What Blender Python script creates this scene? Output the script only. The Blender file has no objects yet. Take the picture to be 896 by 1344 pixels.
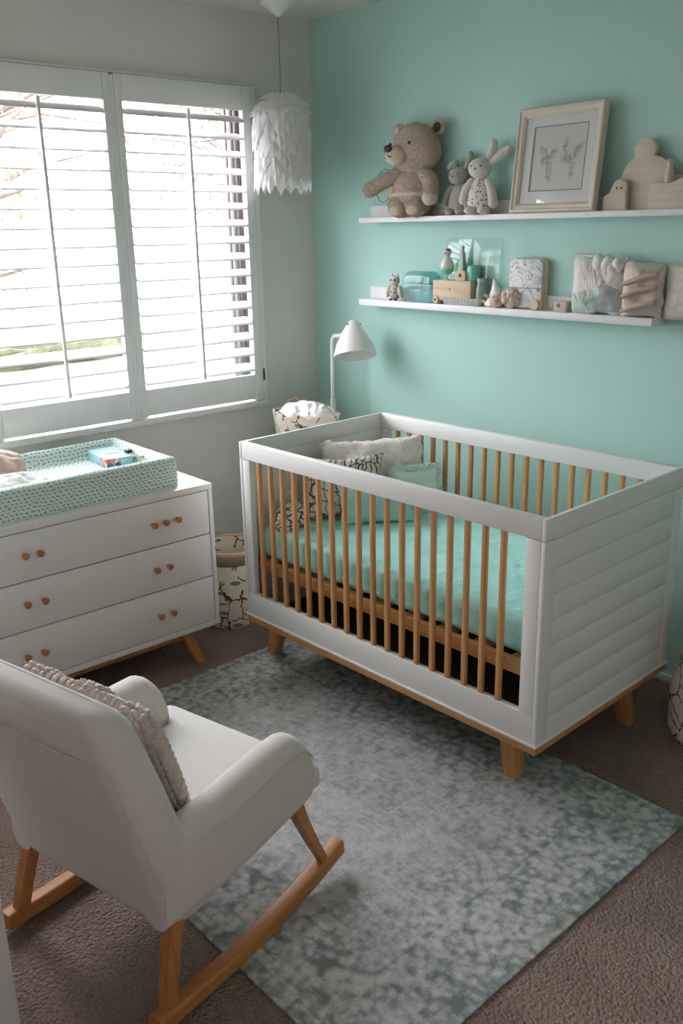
import bpy, bmesh, math, random
from mathutils import Vector, Matrix, noise, Euler
random.seed(7)
PI = math.pi
scn = bpy.context.scene
col = scn.collection

# ------------------------------------------------------------------ helpers
def s2l(c):
    c = c / 255.0
    return c / 12.92 if c <= 0.04045 else ((c + 0.055) / 1.055) ** 2.4
def rgb(r, g, b):
    return (s2l(r), s2l(g), s2l(b), 1.0)

def new_mat(name):
    m = bpy.data.materials.new(name); m.use_nodes = True
    nt = m.node_tree
    return m, nt, nt.nodes['Principled BSDF'], nt.nodes['Material Output']
def N(nt, typ, **kw):
    n = nt.nodes.new(typ)
    for k, v in kw.items():
        if k in n.inputs: n.inputs[k].default_value = v
        else: setattr(n, k, v)
    return n
def ramp(nt, src, stops):
    r = nt.nodes.new('ShaderNodeValToRGB')
    cr = r.color_ramp
    while len(cr.elements) < len(stops): cr.elements.new(0.5)
    for e, (p, c) in zip(cr.elements, stops): e.position = p; e.color = c
    nt.links.new(src, r.inputs[0])
    return r.outputs[0]
def mixc(nt, fac, a, b, mode='MIX'):
    m = nt.nodes.new('ShaderNodeMix'); m.data_type = 'RGBA'; m.blend_type = mode
    for sock, v in ((m.inputs[0], fac), (m.inputs[6], a), (m.inputs[7], b)):
        if hasattr(v, 'is_linked'): nt.links.new(v, sock)
        else: sock.default_value = v
    return m.outputs[2]
def math_n(nt, op, a, b=0.0, c=None):
    m = nt.nodes.new('ShaderNodeMath'); m.operation = op
    for i, v in enumerate((a, b) if c is None else (a, b, c)):
        if hasattr(v, 'is_linked'): nt.links.new(v, m.inputs[i])
        else: m.inputs[i].default_value = v
    return m.outputs[0]
def coords(nt, scale=(1, 1, 1), rot=(0, 0, 0), kind='Object'):
    t = nt.nodes.new('ShaderNodeTexCoord'); mp = nt.nodes.new('ShaderNodeMapping')
    nt.links.new(t.outputs[kind], mp.inputs[0])
    mp.inputs['Scale'].default_value = scale; mp.inputs['Rotation'].default_value = rot
    return mp.outputs[0]
def bump(nt, b, h, strength, dist):
    n = N(nt, 'ShaderNodeBump', Strength=strength, Distance=dist)
    nt.links.new(h, n.inputs['Height']); nt.links.new(n.outputs[0], b.inputs['Normal'])

def plain(name, c, rough=.5, var=.0, vs=8., bs=0., bst=.3, bd=.002, metal=0., spec=.5, sheen=0.):
    """paint, plastic or cloth: one colour, slight mottling, fine bump"""
    m, nt, b, o = new_mat(name)
    b.inputs['Roughness'].default_value = rough; b.inputs['Metallic'].default_value = metal
    b.inputs['Specular IOR Level'].default_value = spec
    if sheen: b.inputs['Sheen Weight'].default_value = sheen
    co = coords(nt)
    if var:
        n = N(nt, 'ShaderNodeTexNoise', Scale=vs, Detail=4.); nt.links.new(co, n.inputs['Vector'])
        d = tuple(x * (1 - var) for x in c[:3]) + (1,); l = tuple(min(1, x * (1 + var)) for x in c[:3]) + (1,)
        nt.links.new(ramp(nt, n.outputs[0], [(.3, d), (.7, l)]), b.inputs['Base Color'])
    else: b.inputs['Base Color'].default_value = c
    if bs:
        n2 = N(nt, 'ShaderNodeTexNoise', Scale=bs, Detail=3.); nt.links.new(co, n2.inputs['Vector'])
        bump(nt, b, n2.outputs[0], bst, bd)
    return m
def wood(name, c1, c2, axis='Z', rough=.45, sc=1.):
    m, nt, b, o = new_mat(name)
    s = {'X': (1.5, 18, 18), 'Y': (18, 1.5, 18), 'Z': (18, 18, 1.5)}[axis]
    co = coords(nt, tuple(q * sc for q in s))
    n = N(nt, 'ShaderNodeTexNoise', Scale=2.5, Detail=6., Roughness=.65, Distortion=.6); nt.links.new(co, n.inputs['Vector'])
    nt.links.new(ramp(nt, n.outputs[0], [(.3, c1), (.7, c2)]), b.inputs['Base Color'])
    b.inputs['Roughness'].default_value = rough
    bump(nt, b, n.outputs[0], .08, .001)
    return m

def obj(name, bm, mat, parent=None, sharp=38, smooth=True):
    me = bpy.data.meshes.new(name)
    bmesh.ops.recalc_face_normals(bm, faces=bm.faces[:])
    bm.to_mesh(me); bm.free()
    if smooth:
        for p in me.polygons: p.use_smooth = True
        me.set_sharp_from_angle(angle=math.radians(sharp))
    if mat is not None:
        for mm in (mat if isinstance(mat, (list, tuple)) else [mat]): me.materials.append(mm)
    o = bpy.data.objects.new(name, me); col.objects.link(o)
    if parent: o.parent = parent
    return o
def tag(o, label, cat, group=None, kind=None):
    o['label'] = label; o['category'] = cat
    if group: o['group'] = group
    if kind: o['kind'] = kind
    return o
def thing(name, label, cat, loc=(0, 0, 0), rz=0., group=None):
    e = bpy.data.objects.new(name, None); e.empty_display_size = .05
    col.objects.link(e); e.location = loc; e.rotation_euler = (0, 0, rz)
    return tag(e, label, cat, group)
def struct(o):
    o['kind'] = 'structure'; return o
def B(): return bmesh.new()

def box(bm, lo, hi, bev=.0, seg=2, M=None):
    t = bmesh.new()
    bmesh.ops.create_cube(t, size=1.)
    c = [(a + b) / 2 for a, b in zip(lo, hi)]; s = [abs(b - a) for a, b in zip(lo, hi)]
    for v in t.verts: v.co = Vector([c[i] + v.co[i] * s[i] for i in range(3)])
    if bev: bmesh.ops.bevel(t, geom=t.edges[:], offset=min(bev, min(s) * .45), segments=seg, profile=.5, affect='EDGES')
    if M is not None: bmesh.ops.transform(t, matrix=M, verts=t.verts)
    join(bm, t); return bm
def join(bm, t):
    me = bpy.data.meshes.new('tmp'); t.to_mesh(me); t.free(); bm.from_mesh(me); bpy.data.meshes.remove(me)
def lathe(bm, prof, c=(0, 0, 0), seg=32, M=None):
    """prof: list of (r, z); caps closed where r==0"""
    t = bmesh.new(); rings = []
    for r, z in prof:
        if r <= 1e-6: rings.append([t.verts.new((0, 0, z))])
        else: rings.append([t.verts.new((r * math.cos(2 * PI * k / seg), r * math.sin(2 * PI * k / seg), z)) for k in range(seg)])
    for a, b in zip(rings, rings[1:]):
        for k in range(seg):
            k2 = (k + 1) % seg
            if len(a) == 1 and len(b) == 1: continue
            if len(a) == 1: t.faces.new((a[0], b[k], b[k2]))
            elif len(b) == 1: t.faces.new((a[k], a[k2], b[0]))
            else: t.faces.new((a[k], a[k2], b[k2], b[k]))
    X = Matrix.Translation(c) @ (M if M is not None else Matrix())
    bmesh.ops.transform(t, matrix=X, verts=t.verts)
    join(bm, t); return bm
def tube(bm, pts, r, sides=10, closed=False, flat=1.0):
    pts = [Vector(p) for p in pts]; n = len(pts)
    rs = r if isinstance(r, (list, tuple)) else [r] * n
    t = bmesh.new(); rings = []; up = None
    for i, p in enumerate(pts):
        if closed: d = pts[(i + 1) % n] - pts[i - 1]
        else: d = pts[min(i + 1, n - 1)] - pts[max(i - 1, 0)]
        d.normalize()
        if up is None: up = Vector((0, 0, 1)) if abs(d.z) < .9 else Vector((1, 0, 0))
        x = d.cross(up).normalized(); y = x.cross(d).normalized(); up = y
        rings.append([t.verts.new(p + (x * math.cos(2 * PI * k / sides) + y * flat * math.sin(2 * PI * k / sides)) * rs[i]) for k in range(sides)])
    rr = list(zip(rings, rings[1:])) + ([(rings[-1], rings[0])] if closed else [])
    for a, b in rr:
        for k in range(sides): t.faces.new((a[k], a[(k + 1) % sides], b[(k + 1) % sides], b[k]))
    if not closed: t.faces.new(rings[0][::-1]); t.faces.new(rings[-1])
    join(bm, t); return bm
def loft(bm, rings, cap=True):
    t = bmesh.new(); R = [[t.verts.new(p) for p in r] for r in rings]; n = len(R[0])
    for a, b in zip(R, R[1:]):
        for k in range(n): t.faces.new((a[k], a[(k + 1) % n], b[(k + 1) % n], b[k]))
    if cap: t.faces.new(R[0][::-1]); t.faces.new(R[-1])
    join(bm, t); return bm
def rrect(w, h, r, n=6, cx=0, cy=0):
    """rounded rectangle outline, half sizes w,h"""
    r = min(r, w * .999, h * .999); out = []
    for qx, qy, a0 in ((1, 1, 0), (-1, 1, 90), (-1, -1, 180), (1, -1, 270)):
        for k in range(n + 1):
            a = math.radians(a0 + 90 * k / n)
            out.append((cx + qx * (w - r) + r * math.cos(a), cy + qy * (h - r) + r * math.sin(a)))
    return out
def extrude(bm, outline, M, t, bev=.0):
    """outline (a,b) in the local XY plane of M, thickness t along local +Z"""
    q = bmesh.new()
    f = q.faces.new([q.verts.new((a, b, 0)) for a, b in outline])
    r = bmesh.ops.extrude_face_region(q, geom=[f])
    for v in [g for g in r['geom'] if isinstance(g, bmesh.types.BMVert)]: v.co.z += t
    if bev:
        es = [e for e in q.edges if abs(e.verts[0].co.z - e.verts[1].co.z) < 1e-6]
        bmesh.ops.bevel(q, geom=es, offset=bev, segments=2, profile=.5, affect='EDGES')
    bmesh.ops.transform(q, matrix=M, verts=q.verts)
    join(bm, q); return bm
def blob(bm, c, r, M=None, sub=3, pw=2., amp=0., fs=20., seed=0., fn=None):
    t = bmesh.new(); bmesh.ops.create_icosphere(t, subdivisions=sub, radius=1.)
    for v in t.verts:
        d = v.co.normalized()
        if pw != 2.:
            L = (abs(d.x) ** pw + abs(d.y) ** pw + abs(d.z) ** pw) ** (1 / pw); d = d / L
        p = Vector((d.x * r[0], d.y * r[1], d.z * r[2]))
        if fn: p = fn(p)
        if amp: p += d * amp * noise.fractal(p * fs + Vector((seed, seed * 2, 0)), 1., 2., 3)
        v.co = p
    X = Matrix.Translation(c) @ (M if M is not None else Matrix())
    bmesh.ops.transform(t, matrix=X, verts=t.verts)
    join(bm, t); return bm
def pillow(bm, w, h, th, M, n=26, amp=.003, fs=14, seed=0., pinch=.12, edge=.012):
    """standing pillow in local XZ, thickness along local Y, base centre at origin"""
    t = bmesh.new(); G = {}
    for side in (1, -1):
        for i in range(n + 1):
            for j in range(n + 1):
                u = i / n * 2 - 1; v = j / n * 2 - 1
                if side == -1 and (i in (0, n) or j in (0, n)): G[side, i, j] = G[1, i, j]; continue
                f = ((1 - abs(u) ** 2.6) * (1 - abs(v) ** 2.6)) ** .55
                k = 1 - pinch * (1 - abs(v) ** 1.5) * (abs(u) ** 4); k2 = 1 - pinch * (1 - abs(u) ** 1.5) * (abs(v) ** 4)
                p = Vector((u * w / 2 * k, side * (th / 2 * f), h / 2 + v * h / 2 * k2))
                a = noise.fractal(p * fs + Vector((seed, side * 3, seed)), 1., 2., 4)
                p.y += side * amp * a * f; 
                if i in (0, n) or j in (0, n): p.x += amp * .7 * noise.noise(p * fs * 2.2 + Vector((seed, 0, 0))); p.z += amp * .7 * noise.noise(p * fs * 2.2 + Vector((0, seed, 5)))
                G[side, i, j] = t.verts.new(p)
    for side in (1, -1):
        for i in range(n):
            for j in range(n):
                q = [G[side, i, j], G[side, i + 1, j], G[side, i + 1, j + 1], G[side, i, j + 1]]
                try: t.faces.new(q if side == 1 else q[::-1])
                except ValueError: pass
    bmesh.ops.transform(t, matrix=M, verts=t.verts)
    join(bm, t); return bm
def frame_M(o, x, y, z):
    M = Matrix.Identity(4)
    for i, a in enumerate((x, y, z)):
        a = Vector(a).normalized()
        for k in range(3): M[k][i] = a[k]
    M.translation = Vector(o); return M
def tufts(bm, src, n, length, wid, seed=1, droop=.3):
    """little fur locks standing on the faces of src (a bmesh), appended to bm"""
    rnd = random.Random(seed); fs = src.faces[:]; ar = [f.calc_area() for f in fs]
    src.normal_update()
    for f in rnd.choices(fs, ar, k=n):
        vs = [v.co for v in f.verts]; w = [rnd.random() + .01 for _ in vs]; S = sum(w)
        p = sum((v * a for v, a in zip(vs, w)), Vector()) / S
        d = f.normal.copy(); tg = Vector((rnd.gauss(0, 1), rnd.gauss(0, 1), rnd.gauss(0, 1) - droop * 2)); tg = (tg - d * tg.dot(d))
        if tg.length < 1e-4: continue
        tg.normalize(); sd = d.cross(tg)
        L = length * rnd.uniform(.6, 1.3)
        tip = p + d * L * .45 + tg * L * .85; mid = p + d * L * .5 + tg * L * .3
        a = bm.verts.new(p - sd * wid - d * .001); b = bm.verts.new(p + sd * wid - d * .001)
        m1 = bm.verts.new(mid - sd * wid * .8); m2 = bm.verts.new(mid + sd * wid * .8); tt = bm.verts.new(tip)
        bm.faces.new((a, b, m2, m1)); bm.faces.new((m1, m2, tt))
    return bm

# ------------------------------------------------------------------ materials
M_wall = plain('white wall paint', rgb(216, 213, 209), .85, .02, 3, 180, .12, .002)
M_ceil = plain('ceiling paint', rgb(214, 212, 207), .9, .02, 3, 120, .15, .002)
M_mint = plain('mint wall paint', rgb(174, 213, 204), .8, .02, 2, 180, .12, .002)
M_far = plain('bounce darkened wall', rgb(138, 132, 126), .9)  # for the unseen far walls, darkened to cut bounced light
M_trim = plain('white trim gloss', rgb(226, 226, 224), .45)
M_white = plain('white furniture lacquer', rgb(222, 222, 219), .38, .01, 5)
M_shelf = plain('white shelf lacquer', rgb(232, 230, 232), .4)
M_dark = plain('dark gap', rgb(52, 48, 44), .8)
M_black = plain('black plastic', rgb(24, 22, 22), .35)
M_bronze = plain('hinge metal', rgb(70, 68, 64), .4, metal=.8)
oak1, oak2 = rgb(164, 116, 66), rgb(200, 150, 96)
M_oakX = wood('oak grain x', oak1, oak2, 'X'); M_oakY = wood('oak grain y', oak1, oak2, 'Y'); M_oakZ = wood('oak grain z', oak1, oak2, 'Z')
M_spindle = wood('beech spindle', rgb(176, 124, 74), rgb(206, 156, 104), 'Z')
M_walY = wood('warm stained oak', rgb(156, 102, 52), rgb(192, 134, 76), 'Y'); M_walZ = wood('warm stained oak upright', rgb(156, 102, 52), rgb(192, 134, 76), 'Z')
M_knob = wood('knob wood', rgb(150, 98, 54), rgb(184, 130, 80), 'X')
M_palewood = wood('pale toy wood', rgb(190, 175, 156), rgb(208, 194, 176), 'X', .7)
M_crate = wood('toy crate wood', rgb(196, 172, 144), rgb(222, 200, 172), 'X', .7)
M_cream = plain('cream frame', rgb(208, 199, 184), .5, .03, 20)
M_linen = plain('white linen upholstery', rgb(206, 201, 194), .95, .03, 60, 700, .25, .0008, spec=.2, sheen=.15)
M_linen2 = plain('white linen seat', rgb(208, 205, 201), .95, .03, 60, 700, .25, .0008, spec=.2, sheen=.15)
M_piping = plain('linen piping', rgb(200, 196, 188), .95, spec=.2)
M_fluff = plain('cream faux fur', rgb(240, 236, 228), 1., .05, 30, 200, .5, .004, spec=.1, sheen=.3)
M_teal = plain('teal cotton', rgb(212, 236, 230), .95, .04, 12, 500, .2, .001, spec=.2)
M_tealdk = plain('teal woven cotton', rgb(166, 209, 201), .95, .05, 30, 400, .3, .001, spec=.2)
M_bear = plain('bear plush', rgb(184, 166, 148), 1., .14, 90, 260, .9, .006, spec=.1, sheen=.4)
M_bearlt = plain('bear pale plush', rgb(204, 188, 168), 1., .1, 90, 260, .8, .006, spec=.1, sheen=.4)
M_tan = plain('tan suede', rgb(200, 164, 118), .95, .05, 40, spec=.2)
M_nose = plain('brown stitched nose', rgb(62, 46, 36), .7)
M_bunny = plain('white bunny plush', rgb(214, 208, 200), 1., .06, 60, 220, .7, .004, spec=.1, sheen=.3)
M_grey = plain('grey bunny plush', rgb(168, 166, 158), 1., .08, 60, 220, .7, .004, spec=.1, sheen=.3)
M_mat = plain('picture mount board', rgb(232, 229, 228), .9)
M_coral = plain('pink white coral', rgb(214, 192, 178), .9, .12, 60, 120, .5, .003)
M_shell = plain('white shell', rgb(232, 228, 222), .5, .05, 40)
M_ceram = plain('grey white ceramic', rgb(206, 200, 190), .5, .12, 50)
M_ceramdk = plain('brown ceramic', rgb(126, 104, 84), .6, .1, 50)
M_bottle = plain('grey green bottle', rgb(158, 178, 168), .35)
M_tin = plain('teal tin', rgb(128, 196, 184), .4)
M_muslin = plain('white muslin', rgb(226, 226, 222), 1., .03, 30, 300, .3, .001, spec=.2)
M_blush = plain('blush knit cloth', rgb(196, 172, 160), 1., .08, 40, 300, .5, .002, spec=.2)
M_knit = plain('grey beige chunky yarn', rgb(204, 190, 180), 1., .16, 70, 400, .7, .003, spec=.15, sheen=.2)
M_lamp = plain('white lamp enamel', rgb(232, 230, 226), .3)
M_lampin = plain('lamp inside', rgb(190, 188, 184), .5)
M_steel = plain('cord', rgb(150, 138, 122), .5)
M_ring = plain('grey green wire', rgb(112, 150, 142), .5)
M_slatw = plain('shutter lacquer', rgb(230, 230, 232), .4)
M_hedge = plain('hedge leaves', rgb(204, 208, 176), .9, .2, 9, 20, .8, .05)
M_bark = plain('bark', rgb(158, 140, 136), .9, .2, 12)
M_leaf = plain('autumn leaves', rgb(238, 208, 188), .8, .15, 4)
M_path = plain('pale concrete', rgb(136, 138, 122), .9, .08, 4, 30, .3, .01)

def make_paper():
    m, nt, b, o = new_mat('white paper petals')
    b.inputs['Base Color'].default_value = rgb(236, 235, 234); b.inputs['Roughness'].default_value = .8
    tr = N(nt, 'ShaderNodeBsdfTranslucent', Color=rgb(240, 238, 236)); mx = N(nt, 'ShaderNodeMixShader', Fac=.35)
    nt.links.new(b.outputs[0], mx.inputs[1]); nt.links.new(tr.outputs[0], mx.inputs[2]); nt.links.new(mx.outputs[0], o.inputs[0])
    return m
M_paper = make_paper()
def make_glass(name, tint, rough=.02, alpha=.12, ior=1.45):
    """thin see-through pane or vessel: tinted transmission with a clear-coat reflection"""
    m, nt, b, o = new_mat(name)
    t = N(nt, 'ShaderNodeBsdfTransparent', Color=tint); g = N(nt, 'ShaderNodeBsdfGlossy', Roughness=rough)
    fr = N(nt, 'ShaderNodeFresnel', IOR=ior); ge = nt.nodes.new('ShaderNodeNewGeometry')   # same reflection from both faces of the pane
    nt.links.new(math_n(nt, 'ADD', math_n(nt, 'MULTIPLY', ge.outputs['Backfacing'], 1 / ior - ior), ior), fr.inputs['IOR']); mx = N(nt, 'ShaderNodeMixShader')
    nt.links.new(fr.outputs[0], mx.inputs[0]); nt.links.new(t.outputs[0], mx.inputs[1]); nt.links.new(g.outputs[0], mx.inputs[2])
    if alpha:
        b.inputs['Base Color'].default_value = tint; b.inputs['Roughness'].default_value = .25
        m2 = N(nt, 'ShaderNodeMixShader', Fac=alpha); nt.links.new(mx.outputs[0], m2.inputs[1]); nt.links.new(b.outputs[0], m2.inputs[2])
        nt.links.new(m2.outputs[0], o.inputs[0])
    else: nt.links.new(mx.outputs[0], o.inputs[0])
    return m
M_pane = make_glass('window glass', (.97, .98, .98, 1), .0, 0)
M_acryl = make_glass('clear acrylic', (.93, .98, .965, 1), .05, .03)
M_tealbox = make_glass('teal tinted plastic', rgb(206, 236, 234), .05, .08)
M_clear = make_glass('ribbed clear plastic', (.93, .94, .92, 1), .08, .35)
M_ringin = make_glass('greenish glass jar', rgb(190, 216, 206), .05, .4)

def make_carpet():
    m, nt, b, o = new_mat('taupe loop carpet')
    co = coords(nt)
    v = N(nt, 'ShaderNodeTexVoronoi', Scale=120., Randomness=1.); nt.links.new(co, v.inputs['Vector'])
    n = N(nt, 'ShaderNodeTexNoise', Scale=5., Detail=5.); nt.links.new(co, n.inputs['Vector'])
    n2 = N(nt, 'ShaderNodeTexNoise', Scale=160., Detail=3.); nt.links.new(co, n2.inputs['Vector'])
    base = ramp(nt, n.outputs[0], [(.3, rgb(137, 119, 107)), (.7, rgb(154, 136, 123))])
    fl = ramp(nt, n2.outputs[0], [(.3, (.72, .7, .68, 1)), (.7, (1, 1, 1, 1))])
    nt.links.new(mixc(nt, 1., base, fl, 'MULTIPLY'), b.inputs['Base Color'])
    b.inputs['Roughness'].default_value = 1.; b.inputs['Specular IOR Level'].default_value = .1
    h = math_n(nt, 'ADD', math_n(nt, 'MULTIPLY', v.outputs['Distance'], -1.), math_n(nt, 'MULTIPLY', n2.outputs[0], .8))
    bump(nt, b, h, .9, .008)
    return m
M_carpet = make_carpet()

RHX, RHY = .82, .593
def make_rug():
    m, nt, b, o = new_mat('distressed sage rug')
    t = nt.nodes.new('ShaderNodeTexCoord'); sp = nt.nodes.new('ShaderNodeSeparateXYZ'); nt.links.new(t.outputs['Object'], sp.inputs[0])
    ax = math_n(nt, 'ABSOLUTE', sp.outputs[0]); ay = math_n(nt, 'ABSOLUTE', sp.outputs[1])
    d = math_n(nt, 'MINIMUM', math_n(nt, 'SUBTRACT', RHX, ax), math_n(nt, 'SUBTRACT', RHY, ay))   # distance from the edge
    co = t.outputs['Object']
    wn = N(nt, 'ShaderNodeTexNoise', Scale=22., Detail=4.); nt.links.new(co, wn.inputs['Vector'])
    warp = nt.nodes.new('ShaderNodeMix'); warp.data_type = 'VECTOR'; warp.inputs[0].default_value = .035
    nt.links.new(co, warp.inputs[4]); nt.links.new(wn.outputs['Color'], warp.inputs[5])
    vb = N(nt, 'ShaderNodeTexVoronoi', Scale=46., feature='SMOOTH_F1'); nt.links.new(warp.outputs[1], vb.inputs['Vector'])
    ve = N(nt, 'ShaderNodeTexVoronoi', Scale=24., feature='DISTANCE_TO_EDGE'); nt.links.new(warp.outputs[1], ve.inputs['Vector'])
    n1 = N(nt, 'ShaderNodeTexNoise', Scale=4.5, Detail=8., Roughness=.7); nt.links.new(co, n1.inputs['Vector'])
    mp = nt.nodes.new('ShaderNodeMapping'); mp.inputs['Scale'].default_value = (9, 90, 9); nt.links.new(co, mp.inputs[0])
    st = N(nt, 'ShaderNodeTexNoise', Scale=1.6, Detail=5., Roughness=.6); nt.links.new(mp.outputs[0], st.inputs['Vector'])
    mp2 = nt.nodes.new('ShaderNodeMapping'); mp2.inputs['Scale'].default_value = (70, 8, 9); nt.links.new(co, mp2.inputs[0])
    st2 = N(nt, 'ShaderNodeTexNoise', Scale=1.6, Detail=5., Roughness=.6); nt.links.new(mp2.outputs[0], st2.inputs['Vector'])
    nm = N(nt, 'ShaderNodeTexNoise', Scale=24., Detail=3., Roughness=.55, Distortion=.8); nt.links.new(co, nm.inputs['Vector'])
    nf = N(nt, 'ShaderNodeTexNoise', Scale=60., Detail=5., Roughness=.7); nt.links.new(co, nf.inputs['Vector'])
    # field: worn blotches and weave streaks; border: curling floral figures
    field = math_n(nt, 'ADD', math_n(nt, 'MULTIPLY', n1.outputs[0], .55), math_n(nt, 'ADD', math_n(nt, 'MULTIPLY', st.outputs[0], .42), math_n(nt, 'MULTIPLY', st2.outputs[0], .36)))
    field = math_n(nt, 'ADD', field, math_n(nt, 'MULTIPLY', math_n(nt, 'ADD', math_n(nt, 'SUBTRACT', nf.outputs[0], .5), math_n(nt, 'SUBTRACT', nm.outputs[0], .5)), .62))
    flor = math_n(nt, 'SUBTRACT', 1.02, math_n(nt, 'MULTIPLY', vb.outputs['Distance'], .95))
    flor = math_n(nt, 'ADD', math_n(nt, 'MULTIPLY', flor, .85), math_n(nt, 'MULTIPLY', nm.outputs[0], .55))
    flor = math_n(nt, 'ADD', flor, -.17)
    flor = math_n(nt, 'ADD', flor, math_n(nt, 'MULTIPLY', math_n(nt, 'SUBTRACT', n1.outputs[0], .5), .7))
    flor = math_n(nt, 'ADD', flor, math_n(nt, 'MULTIPLY', math_n(nt, 'SUBTRACT', nf.outputs[0], .5), .9))
    bm_ = nt.nodes.new('ShaderNodeMapRange'); bm_.inputs[1].default_value = .20; bm_.inputs[2].default_value = .36; bm_.inputs[3].default_value = 1.; bm_.inputs[4].default_value = .12
    nt.links.new(math_n(nt, 'ADD', d, math_n(nt, 'MULTIPLY', math_n(nt, 'SUBTRACT', n1.outputs[0], .5), .2)), bm_.inputs[0])
    mixv = nt.nodes.new('ShaderNodeMix'); nt.links.new(bm_.outputs[0], mixv.inputs[0]); nt.links.new(field, mixv.inputs[2]); nt.links.new(flor, mixv.inputs[3])
    val = mixv.outputs[0]
    def band(c0, w, amt):
        e = math_n(nt, 'LESS_THAN', math_n(nt, 'ABSOLUTE', math_n(nt, 'SUBTRACT', d, c0)), w)
        return math_n(nt, 'MULTIPLY', e, amt)
    lines = math_n(nt, 'ADD', band(.070, .003, -.08), math_n(nt, 'ADD', band(.205, .005, -.13), band(.020, .021, -.12)))
    worn = math_n(nt, 'GREATER_THAN', n1.outputs[0], .42)
    val = math_n(nt, 'ADD', val, math_n(nt, 'MULTIPLY', lines, math_n(nt, 'MULTIPLY', math_n(nt, 'GREATER_THAN', math_n(nt, 'ADD', n1.outputs[0], math_n(nt, 'MULTIPLY', nm.outputs[0], .8)), .86), 1.)))
    c = ramp(nt, val, [(.34, rgb(118, 127, 121)), (.52, rgb(148, 153, 149)), (.70, rgb(178, 178, 177)), (.95, rgb(200, 197, 196))])
    nt.links.new(c, b.inputs['Base Color'])
    b.inputs['Roughness'].default_value = .95; b.inputs['Specular IOR Level'].default_value = .15
    bump(nt, b, math_n(nt, 'ADD', nf.outputs[0], math_n(nt, 'MULTIPLY', st.outputs[0], .6)), .35, .003)
    return m
M_rug = make_rug()

def make_quilt():
    m, nt, b, o = new_mat('teal quilted sheet')
    co = coords(nt)
    v = N(nt, 'ShaderNodeTexVoronoi', Scale=34., feature='SMOOTH_F1'); nt.links.new(co, v.inputs['Vector'])
    n = N(nt, 'ShaderNodeTexNoise', Scale=9., Detail=4.); nt.links.new(co, n.inputs['Vector'])
    nt.links.new(ramp(nt, n.outputs[0], [(.3, rgb(158, 216, 208)), (.7, rgb(176, 228, 220))]), b.inputs['Base Color'])
    b.inputs['Roughness'].default_value = .9; b.inputs['Specular IOR Level'].default_value = .2
    h = math_n(nt, 'ADD', math_n(nt, 'MULTIPLY', v.outputs['Distance'], -1.), math_n(nt, 'MULTIPLY', n.outputs[0], .8))
    bump(nt, b, h, .55, .012)
    return m
M_quilt = make_quilt()

def make_twig(name, sc=1.):
    """cream canvas printed with brown twigs and dark leaves"""
    m, nt, b, o = new_mat(name)
    co = coords(nt)
    wn = N(nt, 'ShaderNodeTexNoise', Scale=30., Detail=3.); nt.links.new(co, wn.inputs['Vector'])
    w = nt.nodes.new('ShaderNodeMix'); w.data_type = 'VECTOR'; w.inputs[0].default_value = .035
    nt.links.new(co, w.inputs[4]); nt.links.new(wn.outputs['Color'], w.inputs[5])
    ve = N(nt, 'ShaderNodeTexVoronoi', Scale=15. * sc, feature='DISTANCE_TO_EDGE'); nt.links.new(w.outputs[1], ve.inputs['Vector'])
    gate = N(nt, 'ShaderNodeTexNoise', Scale=16. * sc, Detail=1.); nt.links.new(co, gate.inputs['Vector'])
    line = math_n(nt, 'MULTIPLY', math_n(nt, 'LESS_THAN', ve.outputs['Distance'], .035), math_n(nt, 'GREATER_THAN', gate.outputs[0], .43))
    mp = nt.nodes.new('ShaderNodeMapping'); mp.inputs['Scale'].default_value = (11 * sc, 11 * sc, 26 * sc); mp.inputs['Rotation'].default_value = (.6, .5, .8); nt.links.new(co, mp.inputs[0])
    vl = N(nt, 'ShaderNodeTexVoronoi', Scale=1.); nt.links.new(mp.outputs[0], vl.inputs['Vector'])
    leaf = math_n(nt, 'LESS_THAN', vl.outputs['Distance'], .24)
    c = mixc(nt, leaf, rgb(222, 212, 194), rgb(128, 128, 114))
    c = mixc(nt, line, c, rgb(92, 66, 44))
    nt.links.new(c, b.inputs['Base Color']); b.inputs['Roughness'].default_value = .95; b.inputs['Specular IOR Level'].default_value = .2
    n2 = N(nt, 'ShaderNodeTexNoise', Scale=300.); nt.links.new(co, n2.inputs['Vector']); bump(nt, b, n2.outputs[0], .2, .001)
    return m
M_twig = make_twig('twig print canvas')

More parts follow.
